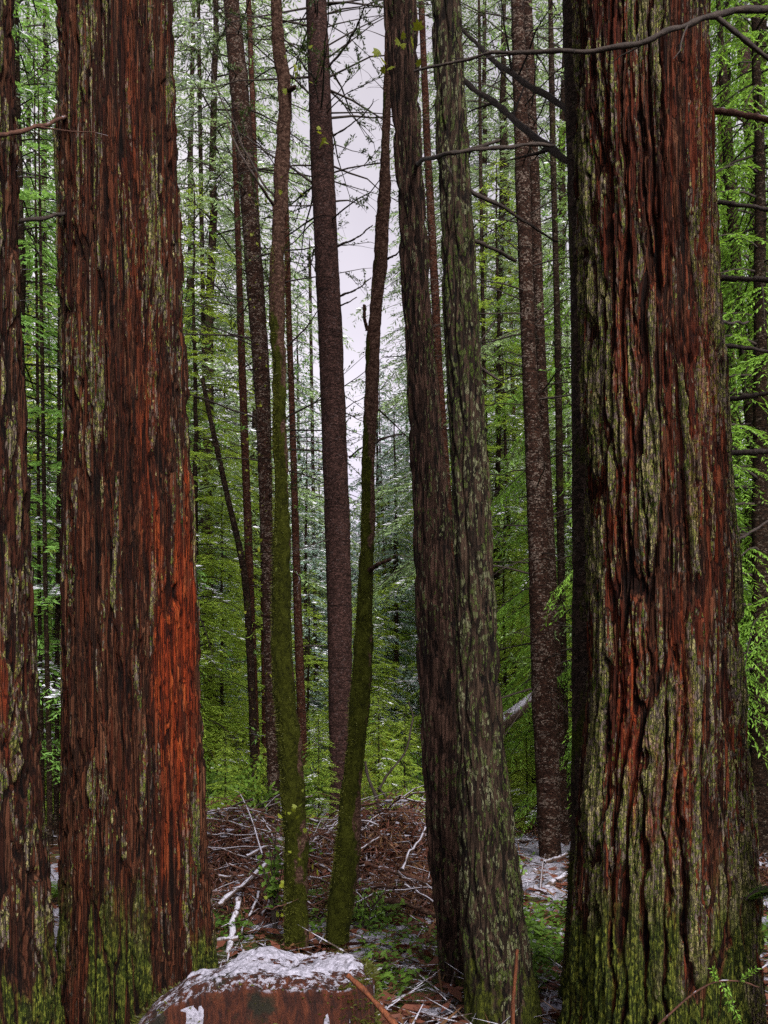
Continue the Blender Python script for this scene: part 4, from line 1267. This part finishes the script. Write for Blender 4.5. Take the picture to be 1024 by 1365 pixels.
def brush(px, D, w, dp, h, n, seed, mats=('rust', 'redtwig', 'deadfern')):
    """a tangle of dead fronds and twigs"""
    x = X_at(px, D)
    rg = np.random.default_rng(seed)
    mb = MB()
    for k in range(n):
        cx_, cy_ = rg.normal(0, w * .5), rg.normal(0, dp * .5)
        hh = h * math.exp(-(cx_ / w) ** 2 - (cy_ / dp) ** 2)
        p0 = np.array([x + cx_, D + cy_, gz(x + cx_, D + cy_) + hh * rg.random()])
        a = rg.random() * 6.283
        L = rg.uniform(.15, .55)
        el = rg.normal(.15, .45)
        t = np.linspace(0, 1, 6)[:, None]
        dr = np.array([math.cos(a) * math.cos(el), math.sin(a) * math.cos(el), math.sin(el)])
        P = p0 + dr * L * t + np.array([0, 0, -1.]) * L * rg.uniform(.2, .8) * t * t
        mb.tube(P, np.linspace(.006, .002, 6), 3, 1, cap=False)
        m = 9
        q = p0 + (P[-1] - p0) * rg.random((m, 1)) + rg.normal(0, .015, (m, 3))
        mb.leaves(q, dr * .4 + rg.normal(0, .6, (m, 3)) + [0, 0, -.6], rg.uniform(.04, .13, m), .014, rg.normal(0, 1, (m, 3)), 0 if k % 4 else 2, fold=.1)
    for k in range(n // 9):
        cx_, cy_ = rg.normal(0, w * .6), rg.normal(0, dp * .6)
        p0 = np.array([x + cx_, D + cy_, gz(x + cx_, D + cy_) + h * rg.uniform(.1, .95)])
        a, el, L = rg.random() * 6.283, rg.normal(.1, .35), rg.uniform(.4, 1.3)
        t = np.linspace(-.5, .5, 8)[:, None]
        P = p0 + np.array([math.cos(a) * math.cos(el), math.sin(a) * math.cos(el), math.sin(el)]) * L * t + np.array([0, 0, -.25]) * L * t * t + np.cumsum(rg.normal(0, .012, (8, 3)), 0)
        mb.tube(P, np.linspace(rg.uniform(.005, .014), .003, 8), 5, 3 if rg.random() < .4 else 1, cap=False)
    q = n // 2
    cx_, cy_ = rg.normal(0, w * .5, q), rg.normal(0, dp * .5, q)
    keep = fbm(cx_ * 5 + seed, cy_ * 5, seed, 0, 3) > .52
    cx_, cy_ = cx_[keep], cy_[keep]
    zz = ground(x + cx_, D + cy_) + h * np.exp(-(cx_ / w) ** 2 - (cy_ / dp) ** 2) * .95 + rg.normal(.02, .03, len(cx_))
    a = rg.random(len(cx_)) * 6.283
    mb.leaves(np.stack([x + cx_, D + cy_, zz], -1), np.stack([np.cos(a), np.sin(a), 0 * a], -1), rg.uniform(.03, .11, len(a)), rg.uniform(.02, .05, len(a)), rg.normal(0, .4, (len(a), 3)) + [0, 0, 1], 4)
    return tag(mb.obj('brush', [M[m] for m in mats] + [M['log'], M['snow']], smooth=False), kind='stuff')


brush(312, 9.8, .42, .6, .82, 680, 1)
brush(400, 9.2, .4, .5, .6, 520, 2)
brush(528, 9.6, .5, .7, .85, 820, 3)
brush(470, 10.2, .5, .5, .7, 420, 6)
brush(560, 12.5, .6, .6, .6, 320, 7)
brush(345, 7.9, .35, .3, .34, 300, 4)
brush(470, 8.0, .3, .3, .3, 200, 8, ('deadfern', 'redtwig', 'rust'))
brush(560, 8.0, .3, .35, .32, 240, 9, ('deadfern', 'redtwig', 'rust'))
brush(720, 13.5, .7, .6, .3, 200, 10)
brush(1015, 9, .35, .4, .35, 200, 11)
brush(500, 11.5, .7, .6, .5, 380, 5)


def fallen(label, pts, r0, r1, mat='log', nm='fallen_branch', cat='branch', seed=0, n=22, sides=8, shoots=2, wob=.015):
    P = [P_at(*p) for p in pts]
    m = P[0]
    t = thing(nm, label, cat, (m[0], m[1], gz(m[0], m[1])))
    limb(t, pts, r0, r1, mat, 'limb', sides, n, wob, shoots, seed)
    return t


FB = [
    ('long snowy log lying across the ground between lichened cedar and furrowed redwood', [(688, 1208, 8.6), (720, 1190, 8.9), (745, 1172, 9.3), (775, 1155, 9.7)], .05, .035, 'log'),
    ('thin dark branch on the snow, in front of the long snowy log', [(690, 1212, 8.0), (725, 1207, 8.1), (765, 1195, 8.2)], .013, .007, 'twigsnow'),
    ('broken branch at the foot of the stout speckled trunk', [(726, 1150, 10.8), (745, 1143, 10.8), (768, 1133, 10.9)], .03, .022, 'log'),
    ('forked stub lifted off the snow left of the stout speckled trunk', [(695, 1088, 15.3), (708, 1080, 15.2), (722, 1070, 15.1)], .06, .04, 'log'),
    ('straight stick lying level on the far snow left of the speckled trunk', [(680, 1122, 12.8), (705, 1120, 12.9), (735, 1119, 13)], .025, .018, 'log'),
    ('reddish bent branch across the brush beside the brown cedar', [(490, 1152, 8.6), (525, 1160, 8.3), (550, 1170, 8.1), (580, 1182, 8.0)], .022, .018, 'redtwig'),
    ('pale snow topped branch slanting up through the brush by the brown cedar', [(536, 1160, 8.3), (545, 1140, 8.4), (555, 1125, 8.6), (570, 1102, 8.8)], .016, .011, 'log'),
    ('thin pale stick crossing above the brush from the crooked mossy trunk', [(478, 1134, 9), (495, 1122, 9.1), (512, 1112, 9.2)], .012, .009, 'log'),
    ('level snowy branch above the brush, crossing the leaning dead stem', [(485, 1097, 9.5), (520, 1093, 9.6), (545, 1094, 9.6), (575, 1110, 9.6)], .014, .01, 'log'),
    ('forked pale branch rising right from the brush heap', [(518, 1108, 9.9), (540, 1098, 9.9), (560, 1088, 9.8), (580, 1072, 9.8)], .015, .009, 'log'),
    ('dark dead stem leaning left over the brush heap', [(517, 1120, 9.8), (508, 1085, 9.8), (498, 1055, 9.8), (487, 1015, 9.8)], .026, .016, 'twig'),
    ('thin black branch arching up to the brown cedar', [(506, 1050, 10.5), (522, 1025, 10.5), (540, 1000, 10.5), (551, 962, 10.5), (545, 935, 10.5)], .016, .009, 'twig'),
    ('short dark stick propped under the black arching branch', [(505, 1050, 10.4), (515, 1063, 10.4), (524, 1075, 10.4)], .014, .012, 'twig'),
    ('bundle like pale stick rising from brush to brown cedar', [(510, 1090, 10.2), (530, 1068, 10.2), (556, 1050, 10.2)], .014, .008, 'log'),
    ('snow covered branch slanting down beside the red redwood', [(355, 1152, 8.0), (335, 1172, 7.8), (312, 1190, 7.6), (290, 1206, 7.4)], .02, .026, 'log'),
    ('long thin stick lying above the snow covered slanting branch', [(292, 1168, 8.3), (318, 1168, 8.3), (345, 1163, 8.3)], .014, .011, 'log'),
    ('short snowy log pointing at the stump near the red redwood', [(318, 1200, 7.3), (312, 1230, 7.0), (304, 1272, 6.7)], .024, .03, 'log'),
    ('snowy stick beside the short log near the red redwood', [(345, 1190, 7.5), (335, 1215, 7.3), (322, 1245, 7.0)], .012, .01, 'log'),
    ('small level log between the red redwood and the stump', [(282, 1256, 6.8), (300, 1253, 6.8), (318, 1251, 6.8)], .025, .022, 'log'),
    ('thin reddish twig arching before the straight mossy trunk', [(322, 1225, 7.0), (350, 1215, 6.4), (380, 1207, 6.3)], .007, .004, 'redtwig'),
    ('curved twig standing in the brush right of the red redwood', [(284, 1190, 8.4), (290, 1172, 8.4), (302, 1166, 8.4), (314, 1172, 8.4), (316, 1186, 8.4)], .007, .005, 'redtwig'),
    ('thin branch over the brown brush right of the red redwood', [(275, 1112, 9.4), (305, 1112, 9.4), (335, 1113, 9.4), (365, 1108, 9.4)], .01, .006, 'log'),
    ('snowy stick low between purple trunk and straight mossy trunk', [(414, 1092, 10.8), (430, 1098, 10.6), (444, 1108, 10.5)], .018, .013, 'log'),
    ('crooked snowy bough lying over the brush beneath the purple trunk', [(420, 1120, 9.4), (445, 1108, 9.3), (470, 1112, 9.2), (500, 1098, 9.3)], .02, .012, 'log'),
    ('dark forked bough tangled low in front of the brown brush heap', [(485, 1190, 8.0), (515, 1178, 8.1), (545, 1192, 8.0), (575, 1180, 8.1)], .019, .01, 'redtwig'),
    ('mossy old bough half sunk between crooked mossy trunk and brown cedar', [(478, 1212, 7.5), (510, 1200, 7.6), (548, 1208, 7.6), (585, 1222, 7.5)], .03, .022, 'moss'),
    ('broken bough with a snowy back behind the straight mossy trunk', [(330, 1142, 8.8), (360, 1128, 8.9), (395, 1132, 9.0), (425, 1118, 9.1)], .022, .013, 'log'),
    ('bent grey bough crossing the far snow by the stout speckled trunk', [(684, 1148, 11.6), (700, 1140, 11.7), (722, 1142, 11.8)], .022, .012, 'log'),
    ('snow streaked stick by the rounded mound of snow', [(540, 1180, 7.8), (560, 1190, 7.7), (582, 1204, 7.6)], .012, .01, 'log'),
    ('snowy log at the right edge behind the furrowed redwood', [(990, 1072, 14), (1010, 1066, 14), (1040, 1062, 14)], .05, .04, 'log'),
]
for i, (lab, pts, r0, r1, mt) in enumerate(FB): fallen(lab, pts, r0, r1, mt, seed=i * 3)

# the near sticks
fallen('bright orange broken stick standing before the lichened cedar', [(683, 1390, 4.5), (685, 1330, 4.48), (688, 1290, 4.46), (690, 1266, 4.45)], .01, .008, 'orange', 'broken_stick', 'stick', 90, 16, 9, 0, .004)
fallen('split brown wood slat leaning on the right side of the snowy stump', [(464, 1300, 3.55), (490, 1325, 3.5), (530, 1372, 3.42), (560, 1420, 3.38)], .009, .015, 'orange', 'wood_slat', 'stick', 91, 14, 6, 0, .004)
tS = fallen('thin arching seedling shoot before the base of the furrowed redwood', [(872, 1372, 3.9), (900, 1345, 3.88), (930, 1320, 3.86), (960, 1308, 3.85), (990, 1309, 3.85), (1012, 1316, 3.85)], .006, .003, 'redtwig', 'seedling', 'plant', 92, 30, 6, 0, .003)
mb = MB()
rg = np.random.default_rng(9)
for (px0, py0, px1, py1) in ((960, 1308, 975, 1345), (968, 1310, 985, 1362), (955, 1308, 950, 1290), (985, 1309, 1010, 1290)):
    a, b = P_at(px0, py0, 3.85), P_at(px1, py1, 3.8)
    s = rg.random((46, 1))
    mb.tube([a, (a + b) / 2, b], [.002, .0015, .001], 4, 1)
    mb.leaves(a + (b - a) * s, (b - a) / np.linalg.norm(b - a) * .6 + rg.normal(0, .5, (46, 3)), .022, .006, rg.normal(0, 1, (46, 3)), 0)
mb.obj('sprig', [M['bright'], M['twig']], tS, smooth=False)
# snow mounds on buried rotten wood
for lab, px, py, D, w in (('flat mound of snow between crooked mossy trunk and brown cedar', 503, 1243, 7.0, .17), ('small lump of snow in the green hollow right of the lichened cedar', 730, 1262, 6.6, .09), ('snow lump at the left foot of the plain grey trunk', 748, 1280, 6.2, .07)):
    x = X_at(px, D)
    t = thing('snowy_mound', lab, 'mound', (x, D, gz(x, D)))
    zt = Z_at(py, D)
    a = np.linspace(0, 1, 22)
    th = np.arange(40) / 40 * 2 * math.pi
    A, T = np.meshgrid(a, th, indexing='ij')
    z0 = gz(x, D) - .05
    prof = (1 - A ** 3.2)
    for nm, mt, off, sc in (('rotten_wood', 'rot', -.012, 1.04), ('snow_cap', 'snow', .0, 1.0)):
        m_ = MB()
        n1 = fbm(T / 6.2832 * 7, A * 4, int(px), 7, 3) - .5
        z = z0 + (zt - z0) * prof + n1 * .03 + off
        if nm == 'snow_cap': z = z - .05 * sstep(.72, .95, A + n1 * .5)
        m_.add(np.stack([x + A * w * sc * 1.15 * np.cos(T) * (1 + n1 * .5), D + A * w * sc * np.sin(T), z], -1), grid_faces(22, 40, True))
        m_.obj(nm, M[mt], t)


# ------------------------------------------------------------------ the stump
def make_stump():
    D0 = 3.86
    cx0 = X_at(372, D0)
    t = thing('tree_stump', 'rotten red stump capped with snow in front of the red redwood', 'stump', (cx0, D0, gz(cx0, D0)))
    nr, nt = 150, 330
    rn = np.concatenate([np.linspace(0, 1, 90), 1 + np.linspace(0, 1, 61)[1:]])
    th = np.arange(nt) / nt * 2 * math.pi
    A, T = np.meshgrid(rn, th, indexing='ij')
    c, s = np.cos(T), np.sin(T)
    # outline of the rim: long root buttress to the left
    rx = np.where(c > 0, .385, .62)
    ry = np.where(s > 0, .2, .27)
    wob = fbm(T / 6.2832 * 9, T * 0, 5, 9, 4) - .5
    rim = 1 + wob * .2
    inn = np.minimum(A, 1)
    sq = (np.abs(c) ** 3.2 + np.abs(s) ** 3.2) ** (-1 / 3.2)      # squarish outline
    x = cx0 + c * sq * rx * rim * inn
    y = D0 + s * sq * ry * rim * inn
    down = np.clip(A - 1, 0, 1)
    fl = 1 + .22 * down ** 1.5
    x = cx0 + (x - cx0) * fl
    y = D0 + (y - D0) * fl
    pxx = x / D0 * F + CX
    hz = np.interp(pxx, [60, 120, 165, 210, 250, 290, 330, 420, 500, 530], [.17, .29, .38, .485, .565, .615, .635, .63, .635, .63])
    n2 = fbm(x * 6 + 9, y * 6 + 9, 15, 0, 5) - .5
    top = hz + n2 * .07 - .03 * sstep(.75, 1, inn)
    g = ground(x, y) - .05
    # the front is eaten away: a hollow, crumbly face
    face = fbm(T / 6.2832 * 14, A * 3, 25, 14, 5) - .5
    z = np.where(A <= 1, top, top + (g - top) * down ** .7)
    amp = .15 * down * (1 - down * .6)
    k = 1 + face * amp * 3.2
    rib = fbm(T / 6.2832 * 46, A * 1.4, 27, 46, 4, .6) - .5      # vertical torn grain
    k = k + rib * .07 * sstep(0, .15, down)
    x, y = cx0 + (x - cx0) * k, D0 + (y - D0) * k
    z = z + face * .06 * (A > 1) * (1 - down)
    mb = MB()
    mb.add(np.stack([x, y, z], -1), grid_faces(150, nt, True))
    mb.obj('rotten_wood', M['rot'], t)
    # snow cap: a lumpy sheet that dips below the wood where it is bare
    sel = 93
    m = fbm(x[:sel] * 9, y[:sel] * 9, 35, 0, 4) - .5
    m2 = fbm(x[:sel] * 34, y[:sel] * 34, 36, 0, 3) - .5
    thick = .003 - .06 * sstep(.8, 1.16, A[:sel] + m * .42) + m * .05 + m2 * .05
    front = sstep(-.1, -.9, s[:sel]) * sstep(.55, .95, A[:sel])
    left = sstep(330, 240, x[:sel] / D0 * F + CX)
    thick = thick - front * .018 - left * .014
    thick = np.clip(thick, -.03, .016) - .03 * sstep(1.0, 1.04, A[:sel])
    sn = MB()
    sn.add(np.stack([x[:sel], y[:sel], z[:sel] + thick], -1), grid_faces(sel, nt, True))
    sn.obj('snow_cap', M['snow'], t)
    # moss rind on the right flank and moss blades round the rim
    rg = np.random.default_rng(4)
    ii = rg.integers(80, 148, 11000)
    jj = rg.integers(0, nt, 11000)
    ok = (c[ii, jj] > .6) | (s[ii, jj] > .35) | (rg.random(11000) < .1)
    ii, jj = ii[ok], jj[ok]
    p = np.stack([x[ii, jj], y[ii, jj], z[ii, jj]], -1)
    o = np.stack([c[ii, jj], s[ii, jj], .4 + 0 * c[ii, jj]], -1)
    ms = MB()
    ms.leaves(p, o + rg.normal(0, .5, p.shape), rg.uniform(.008, .034, len(p)), .007, rg.normal(0, 1, p.shape), 0)
    ms.obj('moss', M['mossfuzz'], t, smooth=False)


make_stump()

# ------------------------------------------------------------------ air
HAZE = 0.0
if HAZE:
    x0, x1, y0, y1, z0, z1 = -130, 130, -40, 170, -2.5, 62
    v = [(x, y, z) for z in (z0, z1) for x, y in ((x0, y0), (x1, y0), (x1, y1), (x0, y1))]
    hb = MB()
    hb.add(v, [(3, 2, 1, 0), (4, 5, 6, 7), (0, 1, 5, 4), (1, 2, 6, 5), (2, 3, 7, 6), (3, 0, 4, 7)])
    hm = bpy.data.materials.new('haze')
    hm.use_nodes = True
    hm.node_tree.nodes.remove(hm.node_tree.nodes['Principled BSDF'])
    pv = hm.node_tree.nodes.new('ShaderNodeVolumePrincipled')
    pv.inputs['Color'].default_value = (.86, .88, .95, 1)
    pv.inputs['Density'].default_value = HAZE
    hm.node_tree.links.new(pv.outputs[0], hm.node_tree.nodes['Material Output'].inputs['Volume'])
    tag(hb.obj('haze', hm, smooth=False), kind='stuff')

# ------------------------------------------------------------------ light
SUN_EL, SUN_AZ = R(37), R(160)      # azimuth from +Y clockwise: high on the right
w = bpy.data.worlds.new('World')
scene.world = w
w.use_nodes = True
nt = w.node_tree
bg = nt.nodes['Background']
sky = nt.nodes.new('ShaderNodeTexSky')
sky.sky_type = 'NISHITA'
sky.sun_disc = False
sky.sun_elevation = SUN_EL
sky.sun_rotation = SUN_AZ
sky.air_density, sky.dust_density, sky.ozone_density = 1.0, 4.0, 1.0
hs = nt.nodes.new('ShaderNodeHueSaturation')
hs.inputs['Saturation'].default_value = .05
nt.links.new(sky.outputs[0], hs.inputs['Color'])
# overcast: a pale, faintly lilac cloud deck with soft brighter breaks
tc = nt.nodes.new('ShaderNodeTexCoord')
nz = nt.nodes.new('ShaderNodeTexNoise')
nz.inputs['Scale'].default_value = 2.2
nz.inputs['Detail'].default_value = 5
nt.links.new(tc.outputs['Generated'], nz.inputs['Vector'])
cr = nt.nodes.new('ShaderNodeValToRGB')
cr.color_ramp.elements[0].position, cr.color_ramp.elements[1].position = .35, .68
cr.color_ramp.elements[0].color = (.72, .665, .79, 1)
cr.color_ramp.elements[1].color = (1.22, 1.14, 1.2, 1)
nt.links.new(nz.outputs['Fac'], cr.inputs[0])
mx = nt.nodes.new('ShaderNodeMix')
mx.data_type = 'RGBA'
mx.blend_type = 'MULTIPLY'
mx.inputs[0].default_value = 1
nt.links.new(hs.outputs[0], mx.inputs[6])
nt.links.new(cr.outputs[0], mx.inputs[7])
nt.links.new(mx.outputs[2], bg.inputs['Color'])
bg.inputs['Strength'].default_value = .056
sl = bpy.data.lights.new('sun', 'SUN')
sl.energy = 1.5
sl.angle = R(26)
sl.color = (1.0, .96, .9)
so = bpy.data.objects.new('sun', sl)
COL.objects.link(so)
so.rotation_euler = (R(90) - SUN_EL, 0, math.pi - SUN_AZ)
so.location = (0, 0, 40)

# ------------------------------------------------------------------ camera
cam = bpy.data.cameras.new('camera')
co = bpy.data.objects.new('camera', cam)
COL.objects.link(co)
co.location = (0, 0, CZ)
co.rotation_euler = (R(90), 0, 0)
cam.sensor_fit = 'VERTICAL'
cam.sensor_height = 36
cam.lens = F / 1365 * 36
cam.shift_y = (HY - 682.5) / 1365
cam.clip_end = 600
cam.clip_start = .05
scene.camera = co

vs = scene.view_settings
vs.view_transform = 'Standard'
vs.look = 'None'
vs.exposure = 2.3
vs.gamma = 1
vs.use_curve_mapping = False
cy = scene.cycles
cy.use_denoising = False
cy.max_bounces = 8
cy.diffuse_bounces = 4
cy.glossy_bounces = 1
cy.transmission_bounces = 4
cy.volume_bounces = 0
cy.use_adaptive_sampling = True
cy.adaptive_threshold = .006
